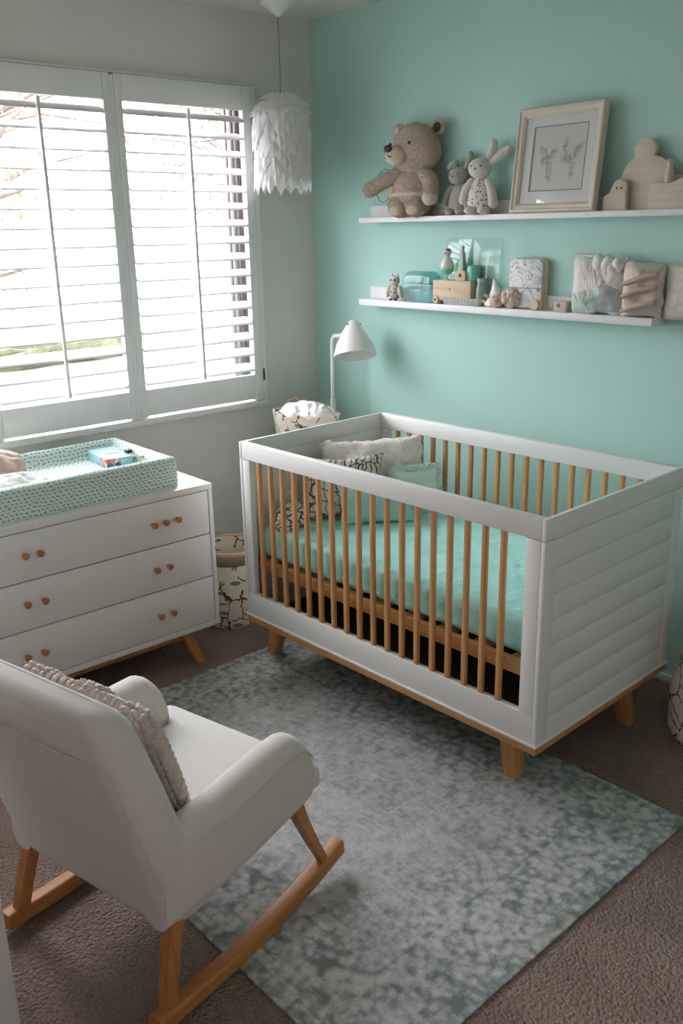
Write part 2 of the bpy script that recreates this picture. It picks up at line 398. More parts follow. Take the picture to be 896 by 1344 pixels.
def make_spots():
    """pale mint cover printed with rows of small grey green dashes"""
    m, nt, b, o = new_mat('dashed mint pad cover')
    t = nt.nodes.new('ShaderNodeTexCoord'); wn = N(nt, 'ShaderNodeTexNoise', Scale=26., Detail=1.); nt.links.new(t.outputs['UV'], wn.inputs['Vector'])
    wc = nt.nodes.new('ShaderNodeSeparateColor'); nt.links.new(wn.outputs['Color'], wc.inputs[0])
    sp = nt.nodes.new('ShaderNodeSeparateXYZ'); nt.links.new(t.outputs['UV'], sp.inputs[0])
    U = math_n(nt, 'ADD', math_n(nt, 'MULTIPLY', sp.outputs[0], 58.), math_n(nt, 'MULTIPLY', wc.outputs[0], 1.5))
    V = math_n(nt, 'ADD', math_n(nt, 'MULTIPLY', sp.outputs[1], 84.), math_n(nt, 'MULTIPLY', wc.outputs[1], 1.5))
    row = math_n(nt, 'MULTIPLY', math_n(nt, 'FLOOR', math_n(nt, 'MODULO', math_n(nt, 'ADD', V, 1000.), 2.)), .5)
    fu = math_n(nt, 'SUBTRACT', math_n(nt, 'FRACT', math_n(nt, 'ADD', math_n(nt, 'ADD', U, row), 1000.)), .5)
    fv = math_n(nt, 'SUBTRACT', math_n(nt, 'FRACT', math_n(nt, 'ADD', V, 1000.)), .5)
    q = math_n(nt, 'ADD', fu, math_n(nt, 'MULTIPLY', fv, .5))
    d = math_n(nt, 'SQRT', math_n(nt, 'ADD', math_n(nt, 'MULTIPLY', q, q), math_n(nt, 'MULTIPLY', math_n(nt, 'MULTIPLY', fv, fv), 1.2)))
    s = ramp(nt, d, [(.24, (1, 1, 1, 1)), (.36, (0, 0, 0, 1))])
    n = N(nt, 'ShaderNodeTexNoise', Scale=40.); nt.links.new(t.outputs['UV'], n.inputs['Vector'])
    dk = mixc(nt, n.outputs[0], rgb(124, 154, 147), rgb(156, 186, 176))
    nt.links.new(mixc(nt, s, rgb(212, 227, 221), dk), b.inputs['Base Color'])
    b.inputs['Roughness'].default_value = .95; b.inputs['Specular IOR Level'].default_value = .2
    return m
M_spots = make_spots()
def make_specks(name, base, dark, sc=90., th=.3):
    m, nt, b, o = new_mat(name); co = coords(nt)
    v = N(nt, 'ShaderNodeTexVoronoi', Scale=sc); nt.links.new(co, v.inputs['Vector'])
    nt.links.new(mixc(nt, math_n(nt, 'LESS_THAN', v.outputs['Distance'], th), base, dark), b.inputs['Base Color'])
    b.inputs['Roughness'].default_value = .95; return m
M_specks = make_specks('speckled bunny body', rgb(216, 212, 204), rgb(120, 120, 112), 95., .34)
def make_scribble(name='black brush line cotton'):
    m, nt, b, o = new_mat(name); co = coords(nt, (1, 1, 1), (.0, .0, .5))
    wn = N(nt, 'ShaderNodeTexNoise', Scale=18., Detail=2.); nt.links.new(co, wn.inputs['Vector'])
    w = nt.nodes.new('ShaderNodeMix'); w.data_type = 'VECTOR'; w.inputs[0].default_value = .04
    nt.links.new(co, w.inputs[4]); nt.links.new(wn.outputs['Color'], w.inputs[5])
    v = N(nt, 'ShaderNodeTexVoronoi', Scale=24., feature='DISTANCE_TO_EDGE', Randomness=.6); nt.links.new(w.outputs[1], v.inputs['Vector'])
    wv = N(nt, 'ShaderNodeTexWave', Scale=16., Distortion=3.); nt.links.new(w.outputs[1], wv.inputs['Vector'])
    l = math_n(nt, 'MAXIMUM', math_n(nt, 'LESS_THAN', v.outputs['Distance'], .05), math_n(nt, 'GREATER_THAN', wv.outputs['Fac'], .93))
    nt.links.new(mixc(nt, l, rgb(222, 218, 208), rgb(84, 84, 84)), b.inputs['Base Color']); b.inputs['Roughness'].default_value = .95
    return m
M_scrib = make_scribble()
def make_patch(name, cols, sc, seedv):
    """patchwork baby cloth: panels of several pale cottons, striped in places"""
    m, nt, b, o = new_mat(name); co = coords(nt)
    mp = nt.nodes.new('ShaderNodeMapping'); mp.inputs['Location'].default_value = (seedv, seedv * .7, seedv * .3); nt.links.new(co, mp.inputs[0])
    wn = N(nt, 'ShaderNodeTexNoise', Scale=9., Detail=1.); nt.links.new(mp.outputs[0], wn.inputs['Vector'])
    w = nt.nodes.new('ShaderNodeMix'); w.data_type = 'VECTOR'; w.inputs[0].default_value = .12
    nt.links.new(mp.outputs[0], w.inputs[4]); nt.links.new(wn.outputs['Color'], w.inputs[5])
    v = N(nt, 'ShaderNodeTexVoronoi', Scale=sc); nt.links.new(w.outputs[1], v.inputs['Vector'])
    sp = nt.nodes.new('ShaderNodeSeparateColor'); nt.links.new(v.outputs['Color'], sp.inputs[0])
    r = nt.nodes.new('ShaderNodeValToRGB'); r.color_ramp.interpolation = 'CONSTANT'; cr = r.color_ramp
    while len(cr.elements) < len(cols): cr.elements.new(.5)
    for i, (e, c) in enumerate(zip(cr.elements, cols)): e.position = i / len(cols); e.color = c
    nt.links.new(sp.outputs[0], r.inputs[0])
    wv = N(nt, 'ShaderNodeTexWave', Scale=26., Distortion=1.); nt.links.new(w.outputs[1], wv.inputs['Vector'])
    st = math_n(nt, 'MULTIPLY', math_n(nt, 'GREATER_THAN', wv.outputs['Fac'], .75), math_n(nt, 'GREATER_THAN', sp.outputs[1], .82))
    nt.links.new(mixc(nt, st, r.outputs[0], rgb(186, 168, 158)), b.inputs['Base Color']); b.inputs['Roughness'].default_value = .95
    n2 = N(nt, 'ShaderNodeTexNoise', Scale=60., Detail=3.); nt.links.new(co, n2.inputs['Vector']); bump(nt, b, n2.outputs[0], .4, .003)
    return m
M_patch = make_patch('mint and grey patchwork', [rgb(206, 218, 212), rgb(214, 210, 204), rgb(170, 176, 172), rgb(190, 212, 204), rgb(222, 218, 212)], 13., 1.3)
M_patch2 = make_patch('blush and cream patchwork', [rgb(216, 204, 192), rgb(202, 184, 170), rgb(222, 216, 208), rgb(196, 190, 182)], 12., 4.1)
def make_stripe():
    m, nt, b, o = new_mat('striped pennant cotton'); co = coords(nt)
    sp = nt.nodes.new('ShaderNodeSeparateXYZ'); nt.links.new(co, sp.inputs[0])
    s = math_n(nt, 'LESS_THAN', math_n(nt, 'FRACT', math_n(nt, 'MULTIPLY', sp.outputs[2], 42.)), .4)
    nt.links.new(mixc(nt, s, rgb(224, 220, 214), rgb(196, 140, 140)), b.inputs['Base Color']); b.inputs['Roughness'].default_value = .95
    return m
M_stripe = make_stripe()
def make_sketch():
    """faint pencil drawing of two winged shapes on off white paper"""
    m, nt, b, o = new_mat('faint pencil drawing'); t = nt.nodes.new('ShaderNodeTexCoord'); co = t.outputs['Object']
    sp = nt.nodes.new('ShaderNodeSeparateXYZ'); nt.links.new(co, sp.inputs[0])
    def ell(cx, cz, rx, rz, ang):
        c, s = math.cos(ang), math.sin(ang)
        dx = math_n(nt, 'SUBTRACT', sp.outputs[0], cx); dz = math_n(nt, 'SUBTRACT', sp.outputs[2], cz)
        a = math_n(nt, 'DIVIDE', math_n(nt, 'ADD', math_n(nt, 'MULTIPLY', dx, c), math_n(nt, 'MULTIPLY', dz, s)), rx)
        q = math_n(nt, 'DIVIDE', math_n(nt, 'SUBTRACT', math_n(nt, 'MULTIPLY', dz, c), math_n(nt, 'MULTIPLY', dx, s)), rz)
        return math_n(nt, 'SUBTRACT', 1., math_n(nt, 'ADD', math_n(nt, 'MULTIPLY', a, a), math_n(nt, 'MULTIPLY', q, q)))
    es = [ell(-0.0575, 0.1903, 0.0432, 0.0150, -0.9), ell(-0.0253, 0.1845, 0.0360, 0.0150, 1), ell(-0.0460, 0.1673, 0.0312, 0.0250, 0.2),
          ell(0.0276, 0.2018, 0.0408, 0.0163, 1.5), ell(0.0690, 0.1903, 0.0432, 0.0150, 0.8), ell(0.0403, 0.1707, 0.0384, 0.0225, 0.1), ell(-0.0345, 0.1327, 0.0144, 0.0438, 0.1), ell(0.0575, 0.1362, 0.0120, 0.0375, 0)]
    v = es[0]
    for e in es[1:]: v = math_n(nt, 'MAXIMUM', v, e)
    n = N(nt, 'ShaderNodeTexNoise', Scale=60., Detail=5., Roughness=.7); nt.links.new(co, n.inputs['Vector'])
    f = math_n(nt, 'MULTIPLY', math_n(nt, 'MINIMUM', math_n(nt, 'MAXIMUM', math_n(nt, 'MULTIPLY', v, 1.5), 0.), 1.), ramp(nt, n.outputs[0], [(.4, (0, 0, 0, 1)), (.62, (1, 1, 1, 1))]))
    n3 = N(nt, 'ShaderNodeTexNoise', Scale=25.); nt.links.new(co, n3.inputs['Vector'])
    ink = mixc(nt, n3.outputs[0], rgb(128, 140, 136), rgb(178, 150, 140))
    nt.links.new(mixc(nt, f, rgb(214, 214, 208), ink), b.inputs['Base Color']); b.inputs['Roughness'].default_value = .6
    return m
M_sketch = make_sketch()
def make_marble():
    m, nt, b, o = new_mat('carved white relief'); co = coords(nt)
    n = N(nt, 'ShaderNodeTexNoise', Scale=16., Detail=3., Distortion=2.5); nt.links.new(co, n.inputs['Vector'])
    e = math_n(nt, 'ABSOLUTE', math_n(nt, 'SUBTRACT', n.outputs[0], .5))
    l = ramp(nt, e, [(0., (0, 0, 0, 1)), (.03, (1, 1, 1, 1))])
    nt.links.new(mixc(nt, l, rgb(168, 168, 170), rgb(228, 228, 230)), b.inputs['Base Color']); b.inputs['Roughness'].default_value = .4
    bump(nt, b, l, .6, .003); return m
M_marble = make_marble()
def make_print():
    """box wrapper: light blue with a red, brown and navy picture at one end"""
    m, nt, b, o = new_mat('light blue wrapper'); t = nt.nodes.new('ShaderNodeTexCoord'); co = t.outputs['Object']
    sp = nt.nodes.new('ShaderNodeSeparateXYZ'); nt.links.new(co, sp.inputs[0])
    v = N(nt, 'ShaderNodeTexVoronoi', Scale=55.); nt.links.new(co, v.inputs['Vector'])
    s2 = nt.nodes.new('ShaderNodeSeparateColor'); nt.links.new(v.outputs['Color'], s2.inputs[0])
    c = ramp(nt, s2.outputs[0], [(.2, rgb(190, 96, 74)), (.45, rgb(206, 170, 150)), (.6, rgb(48, 78, 140)), (.85, rgb(226, 224, 220))])
    a = math_n(nt, 'MULTIPLY', math_n(nt, 'GREATER_THAN', sp.outputs[0], .03), math_n(nt, 'LESS_THAN', math_n(nt, 'ABSOLUTE', math_n(nt, 'ADD', sp.outputs[1], .025)), .028))
    nt.links.new(mixc(nt, a, rgb(158, 206, 214), c), b.inputs['Base Color']); b.inputs['Roughness'].default_value = .35
    return m
M_print = make_print()

# ------------------------------------------------------------------ room
H = 2.4; XR = 4.3; YF = -3.5; XJ = 1.822; YJ = -2.3
WY0, WY1, WZ0, WZ1 = -1.585, -.335, .805, 2.105       # window hole
b = B(); box(b, (-.15, YF, -.1), (XR + .1, .12, 0)); struct(obj('floor', b, M_carpet, smooth=False))
b = B(); box(b, (-.15, YF, H), (XR + .1, .12, H + .1)); struct(obj('ceiling', b, M_ceil, smooth=False))
b = B(); box(b, (0, 0, 0), (XR, .12, H)); struct(obj('wall_back', b, M_mint, smooth=False))
b = B()
for lo, hi in (((-.12, YJ, 0), (0, -2.22, H)), ((-.12, -1.68, 0), (0, WY0, H)), ((-.12, -2.22, 0), (0, -1.68, WZ0)), ((-.12, -2.22, WZ1), (0, -1.68, H)), ((-.12, WY1, 0), (0, .12, H)), ((-.12, WY0, 0), (0, WY1, WZ0)), ((-.12, WY0, WZ1), (0, WY1, H))): box(b, lo, hi)
struct(obj('wall_left', b, M_wall, smooth=False))
b = B(); box(b, (-.12, YF, 0), (XJ - .012, YJ, H)); struct(obj('wall_front', b, M_wall, smooth=False))
b = B(); box(b, (XJ - .012, YJ - .13, 0), (XJ, YJ, H), .003); struct(obj('trim_1', b, M_trim))
b = B(); box(b, (XR, YF, 0), (XR + .1, .12, H)); struct(obj('wall_right', b, M_far, smooth=False))
DX0, DX1, DZ = 2.15, 3.95, 2.05                           # unseen opening added behind the camera to let in fill light
b = B()
for lo, hi in (((XJ, YF, 0), (DX0, YF + .1, H)), ((DX1, YF, 0), (XR, YF + .1, H)), ((DX0, YF, DZ), (DX1, YF + .1, H))): box(b, lo, hi)
struct(obj('wall_rear', b, M_far, smooth=False))
b = B(); box(b, (0, -.010, 0), (XR, 0, .03), .003); struct(obj('baseboard_back', b, M_trim))
b = B(); box(b, (0, YJ, 0), (.012, -.012, .06), .003); struct(obj('baseboard_left', b, M_trim))

# unseen window added further along this wall to light the crib front
b = B()
for lo, hi in (((-.02, -2.245, .78), (.025, -2.215, 2.13)), ((-.02, -1.685, .78), (.025, -1.655, 2.13)), ((-.02, -2.215, .78), (.025, -1.685, .81)), ((-.02, -2.215, 2.10), (.025, -1.685, 2.13)), ((-.10, -1.97, .81), (-.06, -1.93, 2.10))): box(b, lo, hi, .003)
w2 = struct(obj('added_window_2', b, M_trim))
b = B(); box(b, (-.096, -2.22, WZ0), (-.09, -1.68, WZ1)); obj('glass_pane', b, M_pane, w2, smooth=False)
# window: casing, glazing frame, pane
b = B()
for lo, hi in (((0, -1.605, .787), (.032, -.318, .812)), ((0, -1.605, 2.116), (.020, -.318, 2.124)), ((0, -.338, .812), (.026, -.318, 2.120)), ((0, -1.605, .812), (.026, -1.585, 2.120)), ((0, -.983, .812), (.028, -.965, 2.108))): box(b, lo, hi, .003)
win = struct(obj('window_1', b, M_trim))
b = B()
for lo, hi in (((-.12, WY0, WZ0), (-.06, WY1, WZ0 + .035)), ((-.12, WY0, WZ1 - .035), (-.06, WY1, WZ1)), ((-.12, WY0, WZ0), (-.06, WY0 + .03, WZ1)), ((-.12, WY1 - .040, WZ0), (-.08, WY1 - .030, WZ1)), ((-.12, WY1 - .014, WZ0), (-.08, WY1, WZ1)), ((-.11, -.404, WZ0), (-.085, -.396, WZ1))): box(b, lo, hi, .002)
gf = obj('glazing_frame', b, plain('dark window frame', rgb(92, 84, 82), .5), win)
b = B(); box(b, (-.096, WY0 + .03, WZ0 + .03), (-.09, WY1 - .03, WZ1 - .03)); obj('glass_pane', b, M_pane, win, smooth=False)
b = B(); box(b, (-.06, WY0, WZ0 - .004), (.0, WY1, WZ0 + .006), .002); obj('sill', b, M_trim, win)

def shutter(y0, y1, o0, o1, label, rod_y, hinge_y):
    t = thing('window_shutter', label, 'shutter', (0, (y0 + y1) / 2, .82)); cy = (y0 + y1) / 2
    def bb(lo, hi, bev=.003): return box(B(), (lo[0], lo[1] - cy, lo[2] - .82), (hi[0], hi[1] - cy, hi[2] - .82), bev)
    obj('stile', bb((0, y0, .815), (.03, o0, 2.114)), M_trim, t); obj('stile', bb((0, o1, .815), (.03, y1, 2.114)), M_trim, t)
    obj('bottom_rail', bb((.001, o0, .822), (.028, o1, .932)), M_trim, t); obj('top_rail', bb((.001, o0, 2.022), (.028, o1, 2.114)), M_trim, t)
    n = 16; p = (2.022 - .932) / n
    for k in range(n):
        z = .932 + p * (k + .5) - .82
        a = math.radians(27)                              # room edge tips slightly down
        out = []
        for i in range(14):
            q = 2 * PI * i / 14; u = .0335 * math.cos(q); w = .0046 * math.sin(q)
            out.append((.012 + u * math.cos(a) + w * math.sin(a), z - u * math.sin(a) + w * math.cos(a)))
        obj('louver', loft(B(), [[(x, yy - cy, zz) for x, zz in out] for yy in (o0 + .002, o1 - .002)]), M_slatw, t)
    rod = bb((.047, rod_y - .006, .945), (.058, rod_y + .006, 2.012), .002)
    obj('tilt_rod', rod, M_trim, t)
    for z in (.93, 1.97):
        h = lathe(B(), [(0, -.025), (.004, -.025), (.004, .025), (0, .025)], (.034, hinge_y - cy, z - .82), 10)
        obj('hinge', h, M_bronze, t)
    return t
shutter(-.965, -.340, -.935, -.388, 'white louvered shutter panel on the right, nearer the mint wall', -.665, -.341)
shutter(-1.583, -.983, -1.538, -1.012, 'white louvered shutter panel on the left, above the changing pad', -1.275, -1.582)

# outside: pale concrete yard, hedge, autumn tree
b = B(); box(b, (-14, -10, -.5), (-.16, 8, -.35)); o = obj('ground', b, M_path, smooth=False); struct(o)
hb = B(); blob(hb, (-10.5, -1., -.35), (.7, 5.5, .55), sub=5, pw=4., amp=.22, fs=2.5)
tag(obj('garden_hedge', hb, M_hedge), 'long clipped hedge across the yard outside the window', 'hedge')
def tree(loc, seed, label, h):
    rnd = random.Random(seed); t = thing('garden_tree', label, 'tree', loc)
    br = B(); tube(br, [(0, 0, 0), (.03, .05, h * .4), (0, .0, h * .62)], [.12, .09, .07], 8); tips = []
    for k in range(13):
        a = rnd.uniform(0, 2 * PI); l = rnd.uniform(.9, 1.9); z0 = h * rnd.uniform(.3, .6)
        e = Vector((math.cos(a) * l, math.sin(a) * l, z0 + rnd.uniform(.2, 1.3))); mid = Vector((e.x * .45, e.y * .4, z0 + (e.z - z0) * .65))
        tube(br, [(0, 0, z0), mid, e], [.045, .03, .012], 6); tips += [e, mid, (e + mid) / 2]
        for q in range(3):
            f = e + Vector((rnd.gauss(0, .4), rnd.gauss(0, .4), rnd.gauss(0, .3))); tube(br, [mid, (mid + f) / 2 + Vector((0, 0, .1)), f], [.016, .012, .006], 5); tips.append(f)
    obj('trunk', br, M_bark, t)
    lf = B()
    for k in range(1100):
        p = rnd.choice(tips) + Vector((rnd.gauss(0, .28), rnd.gauss(0, .28), rnd.gauss(0, .22))); s = rnd.uniform(.03, .06)
        R = Euler((rnd.uniform(0, 6), rnd.uniform(0, 6), rnd.uniform(0, 6))).to_matrix()
        vs = [lf.verts.new(p + R @ Vector(q) * s) for q in ((-1, 0, 0), (0, -.5, .15), (1, 0, 0), (0, .5, .15))]
        lf.faces.new(vs)
    lo = obj('foliage', lf, M_leaf, t, smooth=False); lo['kind'] = 'stuff'
    return t
tree((-5.6, 4.1, -.35), 3, 'bare branched autumn tree outside the right shutter', 3.8)
tree((-4.7, -.30, -.35), 11, 'autumn tree with pale orange leaves outside the left shutter', 3.4)

# ------------------------------------------------------------------ rug
b = B(); box(b, (-RHX, -RHY, 0), (RHX, RHY, .008), .003)
rug = tag(obj('area_rug', b, M_rug), 'distressed sage green and grey floral rug on the brown carpet', 'rug')
rug.location = (1.565, -1.295, 0); rug.rotation_euler = (0, 0, math.radians(1.8))

# ------------------------------------------------------------------ crib
CO = (.8005, -1.0142, 0); CR = .04058; L, W, HT = 1.2636, .713, .8547
crib = thing('baby_crib', 'white and natural wood baby crib standing against the mint wall', 'crib', CO, CR)
E_ = .013
def cb(lo, hi, bev=.002): return box(B(), lo, hi, bev)
for nm, y0, y1 in (('front_panel', 0, .024), ('rear_panel', W - .024, W)):
    f = B()
    box(f, (E_, y0, .796), (L - E_, y1, HT), .003)                       # top rail
    box(f, (E_ + .0015, y0 + .001, .214), (L - E_ - .0015, y1 - .001, .299), .002)    # bottom rail
    box(f, (E_ + .0015, y0 + .001, .299), (.052, y1 - .001, .794), .002); box(f, (L - .06, y0 + .001, .299), (L - E_ - .0015, y1 - .001, .794), .002)
    pn = obj(nm, f, M_white, crib)
    for i in range(18):
        x = .094 + .0608 * i; yc = (y0 + y1) / 2
        s = loft(B(), [[(x + a, yc + c, z) for a, c in rrect(.0088, .0075, .0045, 3)] for z in (.290, .80)])
        obj('spindle', s, M_spindle, pn)
def end_panel(x0, x1, nm, out):
    f = B()
    box(f, (x0, 0, .796), (x1, W, HT), .002)
    box(f, (x0, 0, .214), (x1, .052, .794), .002); box(f, (x0, W - .052, .214), (x1, W, .794), .002)
    box(f, (x0, .052, .214), (x1, W - .052, .277), .0015)
    zs = [.277, .353, .4235, .495, .5665, .640, .7135, .794]
    for a, c in zip(zs, zs[1:]): box(f, (x0 + .001, .0523, a + .0004), (x1 - .001, W - .0523, c - .0004), .0008)
    box(f, (x0 + .0035, .05, .27), (x1 - .0035, W - .05, .8))
    return obj(nm, f, M_white, crib)
end_panel(L - E_, L, 'end_panel', 1); end_panel(0, E_, 'end_panel', -1)
f = B()
for lo, hi in (((-.004, -.004, .2075), (L + .004, .028, .2145)), ((-.004, W - .028, .2075), (L + .004, W + .004, .2145)), ((-.004, .028, .2075), (.02, W - .028, .2145)), ((L - .02, .028, .2075), (L + .004, W - .028, .2145))): box(f, lo, hi, .0012)
obj('base_lip', f, M_white, crib)
f = B(); box(f, (0, 0, .183), (L, .03, .2075), .003); box(f, (0, W - .03, .183), (L, W, .2075), .003); box(f, (0, .03, .183), (.03, W - .03, .2075), .003); box(f, (L - .03, .03, .183), (L, W - .03, .2075), .003)
obj('base_frame', f, M_oakX, crib)
f = B(); box(f, (.02, .03, .385), (L - .02, .05, .428), .003); box(f, (.02, W - .05, .385), (L - .02, W - .03, .428), .003)
for i in range(9): box(f, (.05 + i * .135, .05, .408), (.11 + i * .135, W - .05, .42), .002)
obj('mattress_support', f, M_oakX, crib)
obj('base_board', cb((.03, .03, .196), (L - .03, W - .03, .2065), .001), plain('dark brown board', rgb(66, 54, 46), 1., spec=.1), crib)  # plain dark board added across the crib base
def crib_leg(tx, ty, dx, dy, z0=0.):
    rings = []
    for k, z in enumerate((z0, .06, .12, .184)):
        q = 1 - z / .184; cx = tx + dx * q; cy = ty + dy * q; w = .034 - .010 * q
        rings.append([(cx + a, cy + c, z) for a, c in rrect(w, w * .85, .010, 2)])
    return loft(B(), rings)
zr = .006
for tx, ty, dx, dy in ((.035, .125, -.045, -.0), (1.100, .118, .022, -.008), (.08, W - .1, -.03, .02), (1.16, W - .11, .03, .02)):
    obj('leg', crib_leg(tx, ty, dx, dy, .0085 if ty < .2 else 0.), M_oakZ, crib)
# mattress with fitted teal sheet
Mc = Matrix.Translation(CO) @ Matrix.Rotation(CR, 4, 'Z')
def grid_box(lo, hi, n, amp, fs, r):
    t = bmesh.new(); bmesh.ops.create_cube(t, size=1.)
    c = Vector([(a + d) / 2 for a, d in zip(lo, hi)]); s = Vector([d - a for a, d in zip(lo, hi)])
    for v in t.verts: v.co = Vector((c[0] + v.co[0] * s[0], c[1] + v.co[1] * s[1], c[2] + v.co[2] * s[2]))
    bmesh.ops.bevel(t, geom=t.edges[:], offset=r, segments=4, profile=.5, affect='EDGES')
    bmesh.ops.subdivide_edges(t, edges=[e for e in t.edges if e.calc_length() > .08], cuts=n, use_grid_fill=True)
    t.normal_update()
    for v in t.verts: v.co += v.normal * amp * noise.fractal(v.co * fs, 1., 2., 3)
    return t
mt = thing('crib_mattress', 'crib mattress under a quilted teal fitted sheet', 'mattress', CO, CR)
obj('fitted_sheet', grid_box((.03, .052, .4285), (L - .05, W - .055, .545), 40, .0035, 18, .03), M_quilt, mt)
obj('mattress_core', box(B(), (.045, .07, .436), (L - .065, W - .07, .46), .003), M_muslin, mt)

# cushions in the crib (crib-local placing)
def crib_M(p0, p1, z, lean):
    """base from p0 to p1 (crib-local), leaning back by lean radians"""
    a = Vector((p0[0], p0[1], z)); d = Vector((p1[0] - p0[0], p1[1] - p0[1], 0)); c = a + d / 2; d.normalize()
    n = Vector((0, 0, 1)).cross(d)                        # away from the viewer
    up = Vector((0, 0, 1)) * math.cos(lean) + n * math.sin(lean)
    return Mc @ frame_M(c, d, up.cross(d), up)
def place(t, M): t.matrix_world = M
I4 = Matrix()
def cushion(name, label, cat, mat, w, h, th, M, seed, amp=.004, fs=12, pinch=.12):
    b_ = pillow(B(), w, h, th, I4, amp=amp, fs=fs, seed=seed, pinch=pinch)
    return b_
# fluffy cream cushion at the back
b_ = pillow(B(), .40, .245, .125, I4, n=34, amp=.020, fs=15, seed=2., pinch=.06)
src = b_.copy(); tufts(b_, src, 9000, .026, .0030, 4, .8); src.free()
fl = tag(obj('fluffy_cushion', b_, M_fluff, sharp=180), 'cream shaggy fur cushion at the back corner of the crib', 'cushion'); fl.matrix_world = crib_M((.085, .315), (.275, .655), .562, .16)
t = tag(obj('patterned_cushion', pillow(B(), .30, .225, .075, I4, seed=5., amp=.007), M_scrib), 'white cushion with black brushed lines in the crib', 'cushion'); t.matrix_world = crib_M((.118, .196), (.278, .436), .550, .24)
t = thing('ruffled_cushion', 'small square mint cushion with ruffled edge in the crib', 'cushion'); t.matrix_world = crib_M((.295, .475), (.375, .635), .548, .22)
obj('cover', pillow(B(), .175, .16, .06, I4, seed=8., amp=.004), M_teal, t)
rf = B(); n = 150; ring = []
for k in range(n):
    q = 2 * PI * k / n; cx, cz = math.cos(q), math.sin(q); m_ = max(abs(cx), abs(cz)); ring.append((cx / m_ * .085, cz / m_ * .077))
rings = []
for off, th in ((-.004, 0), (.006, .004), (.017, .009)):
    rings.append([(x * (1 + off / .085), th * math.sin(k * 1.25 * 2), .08 + z * (1 + off / .077)) for k, (x, z) in enumerate(ring)])
loft(rf, rings, cap=False)
rf2 = bmesh.ops.solidify(rf, geom=rf.faces[:], thickness=.0015)
obj('ruffle', rf, M_teal, t)
t = tag(obj('lumbar_cushion', pillow(B(), .27, .135, .07, I4, seed=11., amp=.004, pinch=.05), M_tealdk), 'flat teal woven cushion propped lowest in the crib', 'cushion'); t.matrix_world = crib_M((.245, .257), (.395, .462), .547, .30)
# crumpled black and white cloth lying at the crib's end
def bundle(w, d, h, seed, fold=7., deep=.16):
    """crumpled cloth: a low mound with sharp folds, flat underneath"""
    t_ = bmesh.new(); bmesh.ops.create_icosphere(t_, subdivisions=6, radius=1.)
    for v in t_.verts:
        p = v.co.normalized(); q = p * 1.3 + Vector((seed, seed * .7, 0)); q += Vector((noise.noise(q * 1.5), noise.noise(q * 1.5 + Vector((5, 0, 0))), 0)) * .5
        rdg = 1 - abs(noise.noise(q * fold * .3)) * 2; rdg2 = 1 - abs(noise.noise(q * fold * .62 + Vector((3, 1, 0)))) * 2
        r = 1 + deep * (rdg - .6) + deep * .5 * (rdg2 - .6) + .12 * noise.noise(q * .9)
        z = p.z * r
        v.co = Vector((p.x * r * w / 2, p.y * r * d / 2, max(0, (z + .25) / 1.25) * h))
    bmesh.ops.dissolve_degenerate(t_, dist=1e-6, edges=t_.edges[:])
    return t_
t = tag(obj('crumpled_cloth', bundle(.11, .17, .075, 2.3, 3.), M_scrib), 'crumpled black and white cloth at the head end of the crib', 'cloth'); t.matrix_world = Mc @ Matrix.Translation((.105, .135, .546)) @ Matrix.Rotation(.2, 4, 'Z')

# ------------------------------------------------------------------ dresser
DX, DY0, DY1, DZT = .668, -1.985, -1.05, .687
dr = thing('dresser', 'white three drawer dresser with wooden knobs under the window', 'dresser', (.42, (DY0 + DY1) / 2, 0))
def db(lo, hi, bev=.002): c = (.42, (DY0 + DY1) / 2, 0); return box(B(), [a - d for a, d in zip(lo, c)], [a - d for a, d in zip(hi, c)], bev)
f = B()
for lo, hi in (((.15, DY0, .665), (DX, DY1, DZT)), ((.15, DY0, .137), (DX, DY1, .157)), ((.1505, DY0 + .0005, .156), (DX - .0005, DY0 + .0165, .666)), ((.1505, DY1 - .0165, .156), (DX - .0005, DY1 - .0005, .666)), ((.151, DY0 + .015, .156), (.166, DY1 - .015, .666)), ((.19, DY0 + .01, .16), (.60, DY1 - .01, .66))):
    q = db(lo, hi, .002); join(f, q)
obj('carcass', f, M_white, dr)
zr_ = [(.1605, .3325), (.3370, .4980), (.5025, .6620)]
kn = [[(-1.787, .249), (-1.73, .249), (-1.30, .243), (-1.25, .243)], [(-1.767, .427), (-1.709, .425), (-1.30, .420), (-1.251, .421)], [(-1.754, .589), (-1.705, .587), (-1.297, .585), (-1.252, .585), (-1.203, .586)]]
for (z0, z1), ks in zip(zr_, kn):
    d_ = obj('drawer', db((.602, DY0 + .0205, z0), (DX - .001, DY1 - .0205, z1), .0015), M_white, dr)
    for y, z in ks:
        kb = lathe(B(), [(0, 0), (.007, 0), (.0075, .006), (.0105, .014), (.0115, .020), (.009, .0235), (0, .0245)], (DX - .001 - .42, y - (DY0 + DY1) / 2, z), 20, Matrix.Rotation(PI / 2, 4, 'Y'))
        obj('knob', kb, M_knob, d_)
f = B()
for lo, hi in (((.60, DY0 + .1, .098), (.625, DY1 - .1, .137)), ((.19, DY0 + .1, .098), (.215, DY1 - .1, .137)), ((.215, DY1 - .16, .098), (.60, DY1 - .13, .137)), ((.215, DY0 + .13, .098), (.60, DY0 + .16, .137))): join(f, db(lo, hi, .003))
obj('base_frame', f, M_walY, dr)
for tx, sx in ((.615, 1), (.205, -1)):
    for ty, sy in ((DY1 - .135, 1), (DY0 + .135, -1)):
        rings = []
        for z in (0, .05, .1, .137):
            q = 1 - z / .137; w = .024 - .007 * q
            rings.append([(tx + sx * .03 * q + a - .42, ty + sy * .05 * q + c - (DY0 + DY1) / 2, z) for a, c in rrect(w, w, .006, 2)])
        obj('leg', loft(B(), rings), M_walZ, dr)

